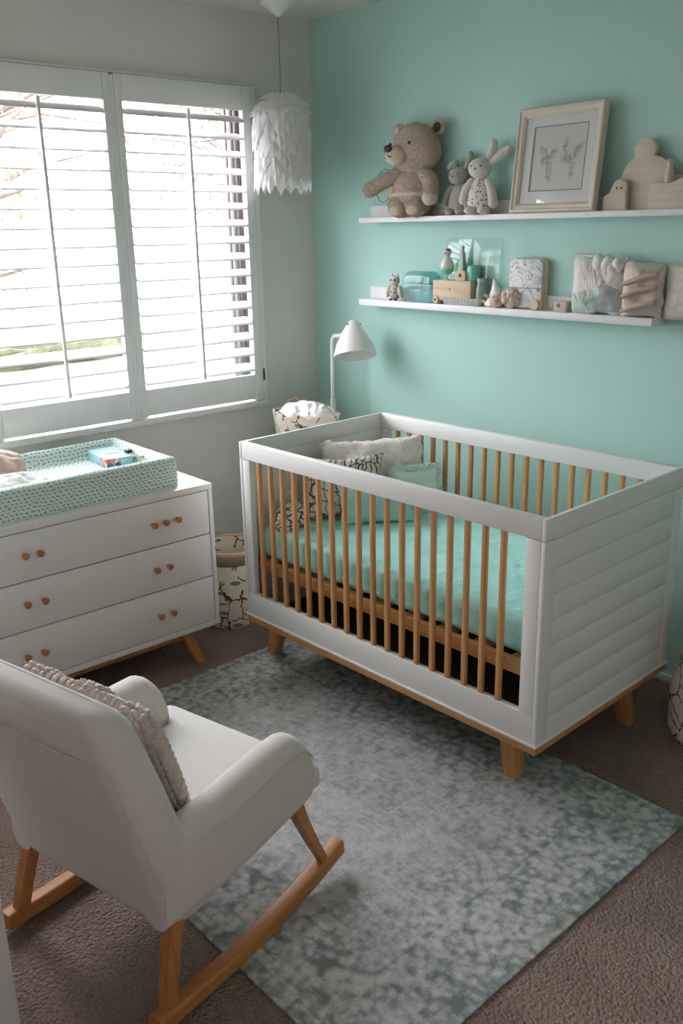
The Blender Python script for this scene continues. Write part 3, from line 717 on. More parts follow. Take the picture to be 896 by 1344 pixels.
# contoured changing pad
PX0, PX1, PY0, PY1 = .165, .622, -1.86, -1.148
def pad():
    t_ = bmesh.new(); nx, ny = 44, 60; g = []
    def hgt(u, v):   # distances from the long and short edges, in metres
        dl = min(u, PX1 - PX0 - u); ds = min(v, PY1 - PY0 - v)
        rl = .108 - .056 * (1 - math.exp(-(max(0, dl - .026) / .026) ** 2)) if dl > .026 else .108
        rs = .104 - .052 * (1 - math.exp(-(max(0, ds - .030) / .028) ** 2)) if ds > .030 else .104
        h = max(rl, rs)
        e = min(dl, ds); R = .022
        if e < R: h -= R - math.sqrt(max(0, R * R - (R - e) ** 2))
        return h
    us = sorted(set([0, .002, .006, .012, .018] + [(PX1 - PX0) * i / nx for i in range(nx + 1)] + [PX1 - PX0 - q for q in (.002, .006, .012, .018)]))
    vs = sorted(set([0, .002, .006, .012, .018] + [(PY1 - PY0) * i / ny for i in range(ny + 1)] + [PY1 - PY0 - q for q in (.002, .006, .012, .018)]))
    rc = .03
    for u in us:
        row = []
        for v in vs:
            x, y = u, v
            # round the plan corners
            cx = min(max(x, rc), PX1 - PX0 - rc); cy = min(max(y, rc), PY1 - PY0 - rc); dx, dy = x - cx, y - cy; r = math.hypot(dx, dy)
            if r > 0 and dx and dy:
                m_ = max(abs(dx), abs(dy)); x, y = cx + dx / r * m_, cy + dy / r * m_
            row.append(t_.verts.new((PX0 + x, PY0 + y, hgt(u, v) + .0015 * noise.noise(Vector((x * 20, y * 20, 0))))))
        g.append(row)
    for i in range(len(us) - 1):
        for j in range(len(vs) - 1): t_.faces.new((g[i][j], g[i + 1][j], g[i + 1][j + 1], g[i][j + 1]))
    be = [e for e in t_.edges if e.is_boundary]
    r = bmesh.ops.extrude_edge_only(t_, edges=be)
    vv = [q for q in r['geom'] if isinstance(q, bmesh.types.BMVert)]
    for v in vv: v.co.z = .0
    r = bmesh.ops.contextual_create(t_, geom=[e for e in t_.edges if e.is_boundary])
    uv = t_.loops.layers.uv.new('print'); t_.normal_update()
    for fc in t_.faces:
        a = [abs(q) for q in fc.normal]; k = 2 if a[2] > .6 else (0 if a[0] >= a[1] else 1)
        for lo in fc.loops:
            c = lo.vert.co; lo[uv].uv = ((c.y, c.x) if k == 2 else (c.y, c.z) if k == 0 else (c.x, c.z))
    return t_
o = obj('changing_pad', pad(), M_spots, sharp=60); o.location = (0, 0, DZT + .0005)
tag(o, 'contoured mint changing pad with grey dashes on the dresser', 'changing pad')
# buckle strap at the pad's end is a part of it
st = B(); tube(st, [(.36, -1.208, .090), (.41, -1.214, .082), (.47, -1.208, .090)], [.008, .009, .007], 8, flat=.4)
obj('safety_strap', st, M_ceramdk, o); bk = B(); box(bk, (.352, -1.222, .082), (.378, -1.2, .100), .004); obj('strap_buckle', bk, M_black, o)
# light blue packet on the pad
pk = thing('wipes_packet', 'light blue packet with a small red and navy picture lying in the pad', 'packet', (.318, -1.262, DZT + .0535), -.10)
obj('wrapper', box(B(), (-.098, -.052, 0), (.098, .052, .034), .005, 3), M_print, pk)
obj('flap', box(B(), (-.035, -.025, .0335), (.02, .025, .0365), .001), M_muslin, pk)
# cloths at the pad's far left
o = tag(obj('baby_blanket', bundle(.25, .27, .115, 4.4, 3.0, .26), M_blush, sharp=70), 'blush pink baby blanket crumpled at the left end of the changing pad', 'blanket'); o.location = (.30, -1.715, DZT + .0525)
o = tag(obj('muslin_cloth', bundle(.18, .21, .065, 7.7, 2.6, .24), M_muslin, sharp=70), 'white muslin cloth in front of the blush blanket on the pad', 'cloth'); o.location = (.485, -1.68, DZT + .0525)

# ------------------------------------------------------------------ rocking chair
ch = thing('rocking_chair', 'white linen armchair on curved wooden rockers seen from behind', 'rocking chair', (1.709, -1.9, .005), .231)
def srect(w0, w1, d0, d1, r, z, n=6):
    return [(x, y, z) for x, y in rrect((w1 - w0) / 2, (d1 - d0) / 2, r, n, (w0 + w1) / 2, (d0 + d1) / 2)]
def lerp_tab(tab, z):
    for a, b_ in zip(tab, tab[1:]):
        if z <= b_[0]:
            f = (z - a[0]) / (b_[0] - a[0]); f = f * f * (3 - 2 * f) if False else f
            return [p + (q - p) * f for p, q in zip(a[1:], b_[1:])]
    return list(tab[-1][1:])
# backrest: leaning slab, z, half width, rear y, front y
tab = [(.205, .240, -.198, -.06), (.23, .250, -.212, -.06), (.34, .262, -.236, -.105), (.44, .268, -.262, -.150), (.55, .262, -.286, -.182), (.64, .250, -.306, -.208), (.69, .240, -.314, -.222), (.715, .228, -.312, -.236), (.728, .205, -.302, -.250), (.733, .17, -.292, -.262)]
rings = []
for i in range(50):
    z = .205 + (.733 - .205) * (1 - (1 - i / 49) ** 1.35)
    w, y0, y1 = lerp_tab(tab, z)
    rr = min(.036, (y1 - y0) * .49)
    ring = []
    for x, y in rrect(w, (y1 - y0) / 2, rr, 7, 0, (y0 + y1) / 2):
        bow = -.018 * (1 - (x / w) ** 2) if y < (y0 + y1) / 2 else -.02 * (1 - (x / w) ** 2)
        ring.append((x, y + bow * min(1, (z - .2) / .2), z + (.012 * (1 - (x / w) ** 2) if z > .6 else 0) * min(1, (z - .6) / .1)))
    rings.append(ring)
back = obj('backrest', loft(B(), rings), M_linen, ch, sharp=60)
# seams on the backrest
def seam(pts, r=.0022): return tube(B(), pts, r, 6)
pip = []
for s in (1, -1):
    pts = []
    for z in [.33 + .0125 * k for k in range(25)]:
        w, y0, y1 = lerp_tab(tab, z)
        k = min(1, max(0, (z - .33) / .18)); xx = w - .004 - .012 * k; yy = y0 + .012 * (1 - k) - .018 * (1 - (xx / w) ** 2) * min(1, (z - .2) / .2) + .005 * k
        pts.append((s * xx, yy - .0, z))
    pip.append(pts)
    obj('seam', seam(pts), M_piping, back)
w, y0, y1 = lerp_tab(tab, .63)
obj('seam', seam([(x * (w - .014), y0 + .0005 - .018 * (1 - x * x), .632 + .006 * (1 - x * x)) for x in [k / 12 - 1 for k in range(25)]]), M_piping, back)
# arms: cross-sections along y
def arm(s):
    rings = []; n = 40
    for i in range(n + 1):
        f = i / n; y = -.214 + f * .428
        top = .434 + .038 * min(1, f / .75)
        fr = max(0, (f - .88) / .12); top -= .060 * (1 - math.sqrt(max(0, 1 - fr * fr)))
        bot = .212 + .058 * f
        wi = .186 - .004 * f; wo = .250 + .030 * min(1, f / .35); th = (wo - wi) / 2; cx = (wo + wi) / 2
        shrink = 1 - .07 * max(0, (f - .93) / .07) ** 2
        ring = []
        for a, z in rrect(th * shrink, (top - bot) / 2, min(.046, th * .97 * shrink), 7, 0, (top + bot) / 2):
            flare = .010 * (z - bot) / (top - bot)
            ring.append((s * (cx + a + flare), y + .012 * math.sin(PI * min(1, (z - bot) / (top - bot))) * f, z))
        rings.append(ring if s > 0 else ring[::-1])
    return loft(B(), rings)
for s in (1, -1):
    a_ = obj('armrest', arm(s), M_linen, ch, sharp=60)
    pts = []
    for k in range(24):
        f = .16 + k / 23 * .83; y = -.214 + f * .428; wo = .250 + .030 * min(1, f / .35)
        top = .434 + .038 * min(1, f / .75); fr = max(0, (f - .88) / .12); top -= .060 * (1 - math.sqrt(max(0, 1 - fr * fr)))
        z = top - .030 - .02 * (1 - f)
        pts.append((s * (wo + .0080), y + .006 * f, z))
    obj('seam', seam(pts, .0018), M_piping, a_)
# seat box and cushion
f = B(); loft(f, [srect(-.225, .225, -.19, .21, .03, .225), srect(-.235, .235, -.2, .24, .03, .25), srect(-.24, .24, -.2, .25, .03, .285)]); obj('seat_base', f, M_linen, ch)
t_ = bmesh.new(); bmesh.ops.create_cube(t_, size=1.)
for v in t_.verts: v.co = Vector((v.co.x * .37, .06 + v.co.y * .46, .3125 + v.co.z * .075))
bmesh.ops.bevel(t_, geom=t_.edges[:], offset=.026, segments=4, profile=.5, affect='EDGES')
bmesh.ops.subdivide_edges(t_, edges=[e for e in t_.edges if e.calc_length() > .05], cuts=14, use_grid_fill=True)
for v in t_.verts:
    if v.co.z > .315:
        u = v.co.x / .185; q = (v.co.y - .06) / .23
        v.co.z += .010 * (1 - u * u) * (1 - q * q) - .012 * math.exp(-((v.co.x - .07) / .05) ** 2 - ((v.co.y + .02) / .05) ** 2) - .004
    if v.co.y > .22: v.co.x *= 1 + .42 * min(1, (v.co.y - .22) / .02)
obj('seat_cushion', t_, M_linen2, ch, sharp=60)
# rockers and legs
def rk_z(y): return (y + .04) ** 2 / 3.3 if y > -.04 else (y + .04) ** 2 / 4.2
for s in (1, -1):
    rings = []
    for k in range(33):
        y = -.268 + k / 32 * .622; z0 = rk_z(y) + .0003; hh = .040
        nx = (2 * (y + .04) / 3.3) if y > -.04 else 2 * (y + .04) / 4.2
        cx = s * .25
        rings.append([(cx + a, y - nx * c * .5, z0 + hh / 2 + c) for a, c in rrect(.0185, hh / 2, .006, 3)])
    obj('rocker', loft(B(), rings), M_walY, ch)
    rings = []
    for z, y, w in ((rk_z(.275) + .036, .288, .0115), (.14, .250, .0128), (.215, .215, .0145), (.285, .185, .017)):
        rings.append([(s * .25 + a, y + c, z) for a, c in rrect(w, w * 1.1, .005, 2)])
    obj('leg', loft(B(), rings), M_walZ, ch)
    rings = []
    for z, y, w in ((rk_z(-.225) + .036, -.225, .0150), (.10, -.214, .0150), (.17, -.196, .0160), (.245, -.172, .0170)):
        rings.append([(s * (.25 - .022 * (z / .235)) + a, y + c, z) for a, c in rrect(w, w * 1.15, .005, 2)])
    obj('leg', loft(B(), rings), M_walZ, ch)
# chunky knit cushion leaning on the backrest
def knit_cushion():
    b_ = B(); w, h, th = .37, .325, .115
    pillow(b_, w, h, th, I4, n=30, seed=3., amp=.004, pinch=.04)
    return b_
kc = thing('knit_cushion', 'grey beige chunky knit cushion leaning in the white armchair', 'cushion')
Mch = Matrix.Translation((1.709, -1.9, 0)) @ Matrix.Rotation(.231, 4, 'Z')
lean = math.atan2(.095, .30)
up = Vector((0, -math.sin(lean), math.cos(lean)))
kc.matrix_world = Mch @ frame_M((.0, -.062, .354), (1, 0, 0), up.cross(Vector((1, 0, 0))), up)
obj('cover', knit_cushion(), plain('pale cushion cover', rgb(206, 198, 190), 1., .05, 40, 300, .4, .002, spec=.2), kc)
def yarn_band(x0, dx, rows, seed):
    """bobbly stitches in plaited columns running up the cushion and round its rim"""
    b_ = B(); rnd = random.Random(seed)
    for r_ in range(rows):
        for k in range(34):
            v = k / 33 * 2 - 1
            u = (x0 + r_ * dx) / .185
            f = max(0.02, ((1 - min(1, abs(u)) ** 2.6) * (1 - abs(v) ** 2.6))) ** .55
            kx = 1 - .04 * (1 - abs(v) ** 1.5) * (abs(u) ** 4)
            for sd in (1, -1):
                p = Vector((u * .185 * kx, sd * (.0575 * f), .1625 + v * .1625))
                R = Matrix.Rotation((.6 if (k + r_) % 2 else -.6), 4, 'Y')
                blob(b_, p, (.0085, .0085, .0135), R, sub=1)
    return b_
for i, (x0, rows) in enumerate(((.125, 5), (-.185, 5), (-.03, 4))):
    obj('plaited_band', yarn_band(x0, .0135, rows, i), M_knit, kc)
e_ = B()
for k in range(120):
    q = 2 * PI * k / 120; cx, cz = math.cos(q), math.sin(q); m_ = (abs(cx) ** 6 + abs(cz) ** 6) ** (1 / 6)
    blob(e_, (cx / m_ * .184, 0, .1625 + cz / m_ * .161), (.013, .015, .009), Matrix.Rotation(q + (.5 if k % 2 else -.5), 4, 'Y'), sub=1)
obj('rim_braid', e_, M_knit, kc)

# ------------------------------------------------------------------ hampers
def hamper(label, loc, rb, rt, h, fold):
    t = thing('fabric_hamper', label, 'hamper', loc)
    pr = [(0, .001), (rb * .93, .001), (rb, .02), (rb * 1.02, h * .35), (rt * 1.02, h * .75), (rt, h), (rt - .006, h), (rt - .008, h * .7), (rb - .01, h * .3), (rb - .012, .03), (0, .012)]
    prof = []
    for (r0, z0), (r1, z1) in zip(pr, pr[1:]):
        k = 7 if abs(z1 - z0) > .05 else 2
        prof += [(r0 + (r1 - r0) * i / k, z0 + (z1 - z0) * i / k) for i in range(k)]
    prof.append(pr[-1]); b_ = B(); lathe(b_, prof, seg=48)
    for v in b_.verts:
        r = math.hypot(v.co.x, v.co.y)
        if r > rt * .5:
            s = 1 + .022 * noise.noise(Vector((v.co.x * 9, v.co.y * 9, v.co.z * 7 + loc[0] * 5))); v.co.x *= s; v.co.y *= s
    obj('canvas_body', b_, M_twig, t, sharp=60)
    obj('rim', tube(B(), [(rt * math.cos(2 * PI * k / 40) * .99, rt * math.sin(2 * PI * k / 40) * .99, h) for k in range(40)], .0055, 8, closed=True), M_tan, t)
    if fold:
        bnd = B(); lathe(bnd, [(rt + .003, h - .052), (rt + .007, h - .042), (rt + .007, h - .018), (rt + .003, h - .008)], seg=48)
        bmesh.ops.solidify(bnd, geom=bnd.faces[:], thickness=.003)
        obj('leather_band', bnd, M_ceramdk, t)
    return t
hamper('twig print fabric hamper on the floor between dresser and crib', (.405, -.815, 0), .128, .122, .325, True)
hamper('twig print fabric hamper by the right end of the crib', (2.205, -.20, 0), .155, .118, .42, False)

# ------------------------------------------------------------------ bedside table, basket, lamp in the corner
tb = thing('side_table', 'small white side table in the corner behind the crib', 'table', (.33, -.27, 0))
obj('tabletop', box(B(), (-.16, -.20, .58), (.25, .22, .60), .004), M_white, tb)
obj('apron', box(B(), (-.14, -.18, .53), (.23, .19, .58), .003), M_white, tb)
for sx in (-.13, .22):
    for sy in (-.185, .185):
        obj('leg', loft(B(), [[(sx * (1.0 if z else 1.04) + a, sy * (1. if z else 1.04) + c, z) for a, c in rrect(w, w, .005, 2)] for z, w in ((0, .012), (.53, .02))]), M_white, tb)
bk_ = thing('storage_basket', 'low twig print basket with white cloth on the side table', 'basket', (.325, -.335, .60))
pr = [(0, 0), (.84, 0), (.92, .012), (.98, .07), (1.03, .14), (1.08, .20), (1.04, .20), (.97, .13), (.86, .02), (0, .015)]
b_ = B(); lathe(b_, pr, seg=48)
for v in b_.verts: v.co.x *= .165; v.co.y *= .115; v.co.z *= 1 + .08 * noise.noise(Vector((v.co.x * 14, v.co.y * 14, 0)))
obj('canvas_body', b_, M_twig, bk_)
tube_h = [(-.165, .0, .19), (-.158, .03, .225), (-.14, .055, .235), (-.115, .07, .20)]
obj('handle', tube(B(), tube_h, .004, 8), M_tan, bk_)
cl = bundle(.31, .205, .10, 1.2, 3.2, .14)
o = tag(obj('white_cloth', cl, M_muslin, sharp=70), 'white cloth bundled in the basket beneath the lamp', 'cloth'); o.location = (.335, -.335, .745)
lp = thing('desk_lamp', 'white metal desk lamp with dome shade in the corner', 'lamp', (.255, -.125, .60))
LZ = .10   # taller stand
obj('base', lathe(B(), [(0, 0), (.058, 0), (.06, .006), (.056, .014), (.02, .022), (.014, .15), (.0125, .215), (0, .215)]), M_lamp, lp)
obj('stem', tube(B(), [(0, 0, .15), (.0, 0, .3), (.002, 0, .44), (.006, -.001, .485), (.022, -.003, .50), (.06, -.006, .505), (.115, -.010, .515)], .0085, 12), M_lamp, lp)
ax = Vector((.30, -.20, -.93)).normalized()            # the way the shade opens
zc = -ax; xc = Vector((0, 1, 0)).cross(zc).normalized(); Ms = frame_M((.125, -.008, .552), xc, zc.cross(xc), zc)
Ms.translation += Vector((.036, -.004, -.022))
prof = [(.0, .048), (.012, .047), (.022, .04), (.034, .022), (.055, -.012), (.076, -.052), (.0885, -.092), (.093, -.108)]
sh = B(); lathe(sh, prof + [(.0905, -.108), (.086, -.092), (.0735, -.052), (.0525, -.013), (.03, .018), (0, .026)], (0, 0, 0), 40)
bmesh.ops.transform(sh, matrix=Ms, verts=sh.verts)
shade = obj('lamp_shade', sh, M_lamp, lp)
bb_ = B(); blob(bb_, (0, 0, -.03), (.026, .026, .034), sub=2); lathe(bb_, [(0, 0), (.014, 0), (.014, .025), (0, .025)], (0, 0, -.004), 14); bmesh.ops.transform(bb_, matrix=Ms, verts=bb_.verts)
obj('bulb', bb_, M_ceram, shade)
kn_ = B()
for a in (.6, 2.6, 4.7): blob(kn_, (.030 * math.cos(a), .03 * math.sin(a), .028), (.005, .005, .004), sub=2)
bmesh.ops.transform(kn_, matrix=Ms, verts=kn_.verts); obj('screw', kn_, M_black, shade)

# ------------------------------------------------------------------ pendant lamp
pd = thing('pendant_lamp', 'white paper petal pendant lamp hanging by the window', 'lamp', (.197, -.318, 0))
obj('ceiling_rose', lathe(B(), [(0, 2.345), (.008, 2.347), (.014, 2.354), (.064, 2.390), (.068, 2.3985), (0, 2.3985)], seg=24), M_trim, pd)
obj('cord', tube(B(), [(0, 0, 2.35), (.001, 0, 2.2), (0, 0, 2.03)], .0025, 8), M_steel, pd)
sh = B(); rnd = random.Random(5)
def prad(z):   # shade outline: rounded shoulder, straight skirt
    t_ = (z - 1.715) / .355
    return .122 * (1 - max(0, (t_ - .72) / .28) ** 2.4 * .62)
inner = [(.05, 2.06)] + [(prad(z) - .016, z) for z in [2.055 - .017 * k for k in range(20)]]
lathe(sh, inner, seg=40)
rows = 12
for r_ in range(rows + 1):
    z = 1.735 + (2.055 - 1.735) * r_ / rows; n = 17 if z < 1.98 else 13
    for k in range(n):
        a = 2 * PI * (k + .5 * (r_ % 2)) / n + rnd.uniform(-.05, .05); R = prad(z)
        er = Vector((math.cos(a), math.sin(a), 0)); et = Vector((-math.sin(a), math.cos(a), 0)); up_ = Vector((0, 0, 1))
        if z > 1.99: er2 = (er * .6 + up_ * .8).normalized(); dn = (er * .7 - up_ * .6).normalized()
        else: er2 = er; dn = -up_
        hw = .027 * rnd.uniform(.9, 1.15); hl = .036 * rnd.uniform(.9, 1.25); lift = rnd.uniform(.003, .016)
        c = Vector((0, 0, z)) + er * (R - .014)
        top = c - dn * hl * .8; bot = c + dn * hl * 1.1 + er2 * lift
        l_ = c - et * hw + er2 * .001; r2 = c + et * hw + er2 * rnd.uniform(.001, .008); m_ = c + er2 * (.006 + lift * .5)
        V = [sh.verts.new(q) for q in (top, l_, bot, r2, m_)]
        for q in ((0, 1, 4), (1, 2, 4), (2, 3, 4), (3, 0, 4)): sh.faces.new([V[i] for i in q])
me_o = obj('paper_shade', sh, M_paper, pd, sharp=25)

# ------------------------------------------------------------------ shelves
SH = -.08
us_ = thing('picture_ledge', 'upper white wall ledge holding the bear and picture frame', 'shelf', (1.2, 0, 1.571))
obj('board', box(B(), (.393 - 1.2, SH, 0), (2.3 - 1.2, 0, .0195), .002), M_shelf, us_)
obj('back_lip', box(B(), (.393 - 1.2, -.013, .0195), (2.3 - 1.2, 0, .068), .002), M_shelf, us_)
ls_ = thing('picture_ledge', 'lower white wall ledge above the crib with small toys', 'shelf', (1.1, 0, 1.2355))
obj('board', box(B(), (.388 - 1.1, SH, 0), (1.780 - 1.1, 0, .0255), .002), M_shelf, ls_)
obj('back_lip', box(B(), (.388 - 1.1, -.013, .0255), (1.780 - 1.1, 0, .074), .002), M_shelf, ls_)
ZU, ZL = 1.5905, 1.261

# teddy bear
br = thing('teddy_bear', 'large beige plush teddy bear sitting on the upper ledge', 'teddy bear', (.695, -.066, ZU), math.radians(8)); br.scale = (1.17, 1.0, 1.05)
def taper(p): return Vector((p.x * (1 - .18 * p.z / .09), p.y * (1 - .15 * p.z / .09), p.z))
torso = obj('torso', blob(B(), (0, 0, .088), (.078, .055, .088), sub=4, amp=.004, fs=40, fn=taper), M_bear, br)
obj('belly_band', blob(B(), (0, -.006, .080), (.080, .060, .017), sub=4, amp=.005, fs=45), M_bearlt, torso)
obj('back_tag', blob(B(), (-.066, -.026, .088), (.016, .012, .026), Matrix.Rotation(.35, 4, 'Y'), sub=3), M_tan, torso)
hd = obj('head', blob(B(), (.016, -.008, .236), (.096, .064, .088), sub=4, amp=.004, fs=40, fn=lambda p: Vector((p.x * (1 - .15 * p.z / .09), p.y, p.z))), M_bear, br)
obj('muzzle', blob(B(), (-.026, -.062, .212), (.042, .034, .036), sub=4, amp=.002, fs=40), M_bearlt, hd)
obj('nose', blob(B(), (-.042, -.094, .236), (.016, .009, .013), sub=3), M_nose, hd)
obj('mouth', tube(B(), [(-.042, -.0965, .214), (-.033, -.0975, .206), (-.024, -.0955, .211)], .0018, 6), M_nose, hd)
for p in ((.030, -.0715, .252), (-.064, -.046, .254)): obj('eye', blob(B(), p, (.0055, .004, .006), sub=3), M_black, hd)
for x, y in ((.098, .008), (-.066, .016)):
    e_ = obj('ear', blob(B(), (x, y, .303), (.026, .014, .027), sub=3, amp=.002, fs=40), M_bear, hd)
    obj('ear_lining', blob(B(), (x, y - .010, .302), (.016, .007, .017), sub=3), M_nose if x > 0 else M_bearlt, e_)
def limb(bm, pts, rs, seed=0):
    """one smooth limb: many close rings"""
    P = [Vector(p) for p in pts]; Q = []; R = []
    n = len(P)
    for i in range(n - 1):
        p0, p1, p2, p3 = P[max(0, i - 1)], P[i], P[i + 1], P[min(n - 1, i + 2)]
        for k in range(8):
            t_ = k / 8
            Q.append(.5 * ((2 * p1) + (p2 - p0) * t_ + (2 * p0 - 5 * p1 + 4 * p2 - p3) * t_ ** 2 + (3 * p1 - p0 - 3 * p2 + p3) * t_ ** 3)); R.append(rs[i] + (rs[i + 1] - rs[i]) * t_)
    Q.append(P[-1]); R.append(rs[-1])
    tube(bm, Q, R, 14); blob(bm, Q[-1], (R[-1],) * 3, sub=3); blob(bm, Q[0], (R[0],) * 3, sub=3)
    return bm
obj('arm', limb(B(), [(-.052, -.01, .150), (-.10, -.025, .130), (-.160, -.032, .100)], [.026, .026, .026]), M_bear, br)
ra = obj('arm', limb(B(), [(.055, -.012, .150), (.094, -.034, .118), (.104, -.048, .078)], [.026, .028, .028]), M_bear, br)
obj('paw_pad', blob(B(), (.106, -.056, .062), (.030, .026, .026), sub=3, amp=.002, fs=40), M_bearlt, ra)
for x in (-.036, .034):
    lg = obj('leg', blob(B(), (x, -.016, .036), (.043, .050, .037), sub=4, amp=.003, fs=40), M_bear, br)
    obj('foot_pad', blob(B(), (x + .002, -.056, .024), (.026, .014, .020), sub=3), M_bearlt, lg)
for o_ in list(br.children):
    if o_.name.split('.')[0] in ('torso', 'head', 'arm', 'leg'):
        fb = bmesh.new(); fb.from_mesh(o_.data); sb = fb.copy()
        tufts(fb, sb, 900, .009, .0011, 3, .6); sb.free(); fb.to_mesh(o_.data); fb.free()
# wire hoop behind the bear's arm
hp = B(); tube(hp, [(.488 - .0 + .047 * math.cos(2 * PI * k / 40), -.022 + .006 * math.sin(2 * PI * k / 40), ZU + .124 + .064 * math.sin(2 * PI * k / 40)) for k in range(40)], .0018, 8, closed=True)
tube(hp, [(.515, -.022, ZU + .070), (.545, -.022, ZU + .03), (.56, -.022, ZU + .001)], .0018, 8)
tag(obj('wire_hoop', hp, M_ring), 'thin green wire hoop behind the bear on the upper ledge', 'hoop')

def plush_bunny(label, loc, rz, mb, mbody, sc, ears):
    t = thing('plush_bunny', label, 'plush toy', loc, rz)
    q = lambda *a: tuple(v * sc for v in a)
    bd = obj('body', blob(B(), q(0, 0, .066), q(.048, .036, .066), sub=4, fn=lambda p: Vector((p.x * (1 - .28 * p.z / (.066 * sc)), p.y * (1 - .2 * p.z / (.066 * sc)), p.z))), mbody, t)
    h_ = obj('head', blob(B(), q(-.002, -.008, .152), q(.042, .036, .034), sub=4, amp=.001, fs=50), mb, t)
    for e0, e1, e2 in ears:
        obj('ear', limb(B(), [q(*e0), q(*e1), q(*e2)], [.010 * sc, .017 * sc, .013 * sc]), mb, h_)
    for x in (.016, -.02): obj('eye', blob(B(), q(x, -.041, .158), q(.0028, .002, .003), sub=2), M_nose, h_)
    obj('nose', blob(B(), q(-.002, -.045, .149), q(.004, .003, .003), sub=2), M_ceramdk, h_)
    obj('arm', limb(B(), [q(.032, -.01, .11), q(.05, -.018, .075), q(.058, -.02, .035)], [.013 * sc, .015 * sc, .017 * sc]), mb, t)
    obj('arm', limb(B(), [q(-.032, -.01, .11), q(-.052, -.014, .08), q(-.06, -.014, .05)], [.013 * sc, .015 * sc, .016 * sc]), mb, t)
    for x in (.026, -.026): obj('foot', blob(B(), q(x, -.026, .014), q(.022, .026, .014), sub=3), mb, t)
    return t
plush_bunny('white plush bunny with a speckled body on the upper ledge', (1.035, -.055, ZU), math.radians(14), M_bunny, M_specks, 1.05,
            [((.018, 0, .172), (.036, .006, .205), (.040, .010, .232)), ((.034, -.004, .165), (.070, 0, .190), (.100, .002, .208))])
plush_bunny('grey plush bunny half hidden between the bear and the white bunny', (.914, -.036, ZU), math.radians(5), M_grey, M_grey, .92,
            [((.02, 0, .172), (.04, .01, .205), (.043, .012, .232)), ((-.02, .0, .172), (-.03, .008, .2), (-.05, .0, .19))])

# picture frame leaning on the wall
FW, FH = .345, .338
fx0 = 1.196
pf = thing('framed_picture', 'cream wooden picture frame with a faint animal sketch', 'picture frame', (fx0 + FW / 2, -.066, ZU))
lean = math.asin(.038 / FH); pf.rotation_euler = (-lean, 0, 0)
prf = [(0, .022), (.003, .026), (.008, .027), (.012, .022), (.022, .020), (.026, .016), (.030, .013), (.030, 0), (0, 0)]   # (inward, out of the wall)
def mould(x, z, inward, out): return
f = bmesh.new(); cor = [(-FW / 2, 0, 1, 1), (FW / 2, 0, -1, 1), (FW / 2, FH, -1, -1), (-FW / 2, FH, 1, -1)]
R = [[f.verts.new((cx + sx * i_, -o_, cz + sz * i_)) for i_, o_ in prf] for cx, cz, sx, sz in cor]
for a in range(4):
    for k in range(len(prf)):
        k2 = (k + 1) % len(prf); f.faces.new((R[a][k], R[(a + 1) % 4][k], R[(a + 1) % 4][k2], R[a][k2]))
obj('moulding', f, M_cream, pf, sharp=20)
obj('backing', box(B(), (-FW / 2 + .01, -.004, .01), (FW / 2 - .01, -.001, FH - .01)), M_palewood, pf)
mt_ = B(); zi0, zi1, xi = .028, FH - .028, FW / 2 - .028; oz0, oz1, ox = .072, FH - .062, FW / 2 - .066
for lo, hi in (((-xi, -.009, zi0), (xi, -.006, oz0)), ((-xi, -.009, oz1), (xi, -.006, zi1)), ((-xi, -.009, oz0), (-ox, -.006, oz1)), ((ox, -.009, oz0), (xi, -.006, oz1))): box(mt_, lo, hi)
mo = obj('mount', mt_, M_mat, pf, smooth=False)
ln = B(); e = .003
for lo, hi in (((-ox - e, -.0098, oz0 - e), (ox + e, -.0088, oz0)), ((-ox - e, -.0098, oz1), (ox + e, -.0088, oz1 + e)), ((-ox - e, -.0098, oz0), (-ox, -.0088, oz1)), ((ox, -.0098, oz0), (ox + e, -.0088, oz1))): box(ln, lo, hi)
obj('mount_line', ln, plain('grey mount line', rgb(150, 146, 142), .8), mo, smooth=False)
pic = obj('drawing', box(B(), (-ox, -.0065, oz0), (ox, -.0055, oz1)), M_sketch, pf, smooth=False)
obj('glazing', box(B(), (-xi, -.0125, zi0), (xi, -.0115, zi1)), M_pane, pf, smooth=False)

# wooden cut-out blocks at the right of the upper ledge
XZ = lambda x, y, z: frame_M((x, y, z), (1, 0, 0), (0, 0, 1), (0, -1, 0))
def arc(cx, cz, r, a0, a1, n=12, rz=None): return [(cx + r * math.cos(math.radians(a0 + (a1 - a0) * k / n)), cz + (rz or r) * math.sin(math.radians(a0 + (a1 - a0) * k / n))) for k in range(n + 1)]
o = tag(obj('wooden_cutout', extrude(B(), [(-.076, 0), (.26, 0), (.26, .088), (.16, .098), (.139, .100)] + arc(.0525, .100, .086, 4, 57, 7, .064) + arc(.043, .176, .038, -28, 208, 16, .035) + arc(.0525, .100, .086, 126, 176, 7, .064) + [(-.036, .098), (-.056, .086), (-.068, .066), (-.075, .04)], XZ(1.640, -.018, ZU), .02, .003), M_palewood), 'pale wooden stacked dome toy with round top beside the frame', 'wooden toy')
fig = thing('wooden_figure', 'small pale wooden animal block in front of the dome toy', 'wooden toy', (1.608, -.044, ZU))
obj('body', extrude(B(), [(-.05, 0), (.035, 0), (.035, .03)] + arc(.008, .066, .028, -30, 165, 10) + arc(-.03, .032, .02, 90, 170, 5), XZ(0, 0, 0), .018, .003), M_palewood, fig)
for x in (.0, .016): obj('eye', lathe(B(), [(0, -.001), (.0035, -.001), (.0035, .0005), (0, .0005)], (x, -.0185, .068), 12, Matrix.Rotation(PI / 2, 4, 'X')), M_nose, fig)
o = tag(obj('wooden_block', extrude(B(), [(-.075, 0), (.09, 0), (.09, .085), (.03, .088), (-.005, .075), (-.075, .078)], XZ(1.80, -.047, ZU), .022, .003), M_palewood), 'rectangular pale wooden block at the right end of the upper ledge', 'wooden toy')
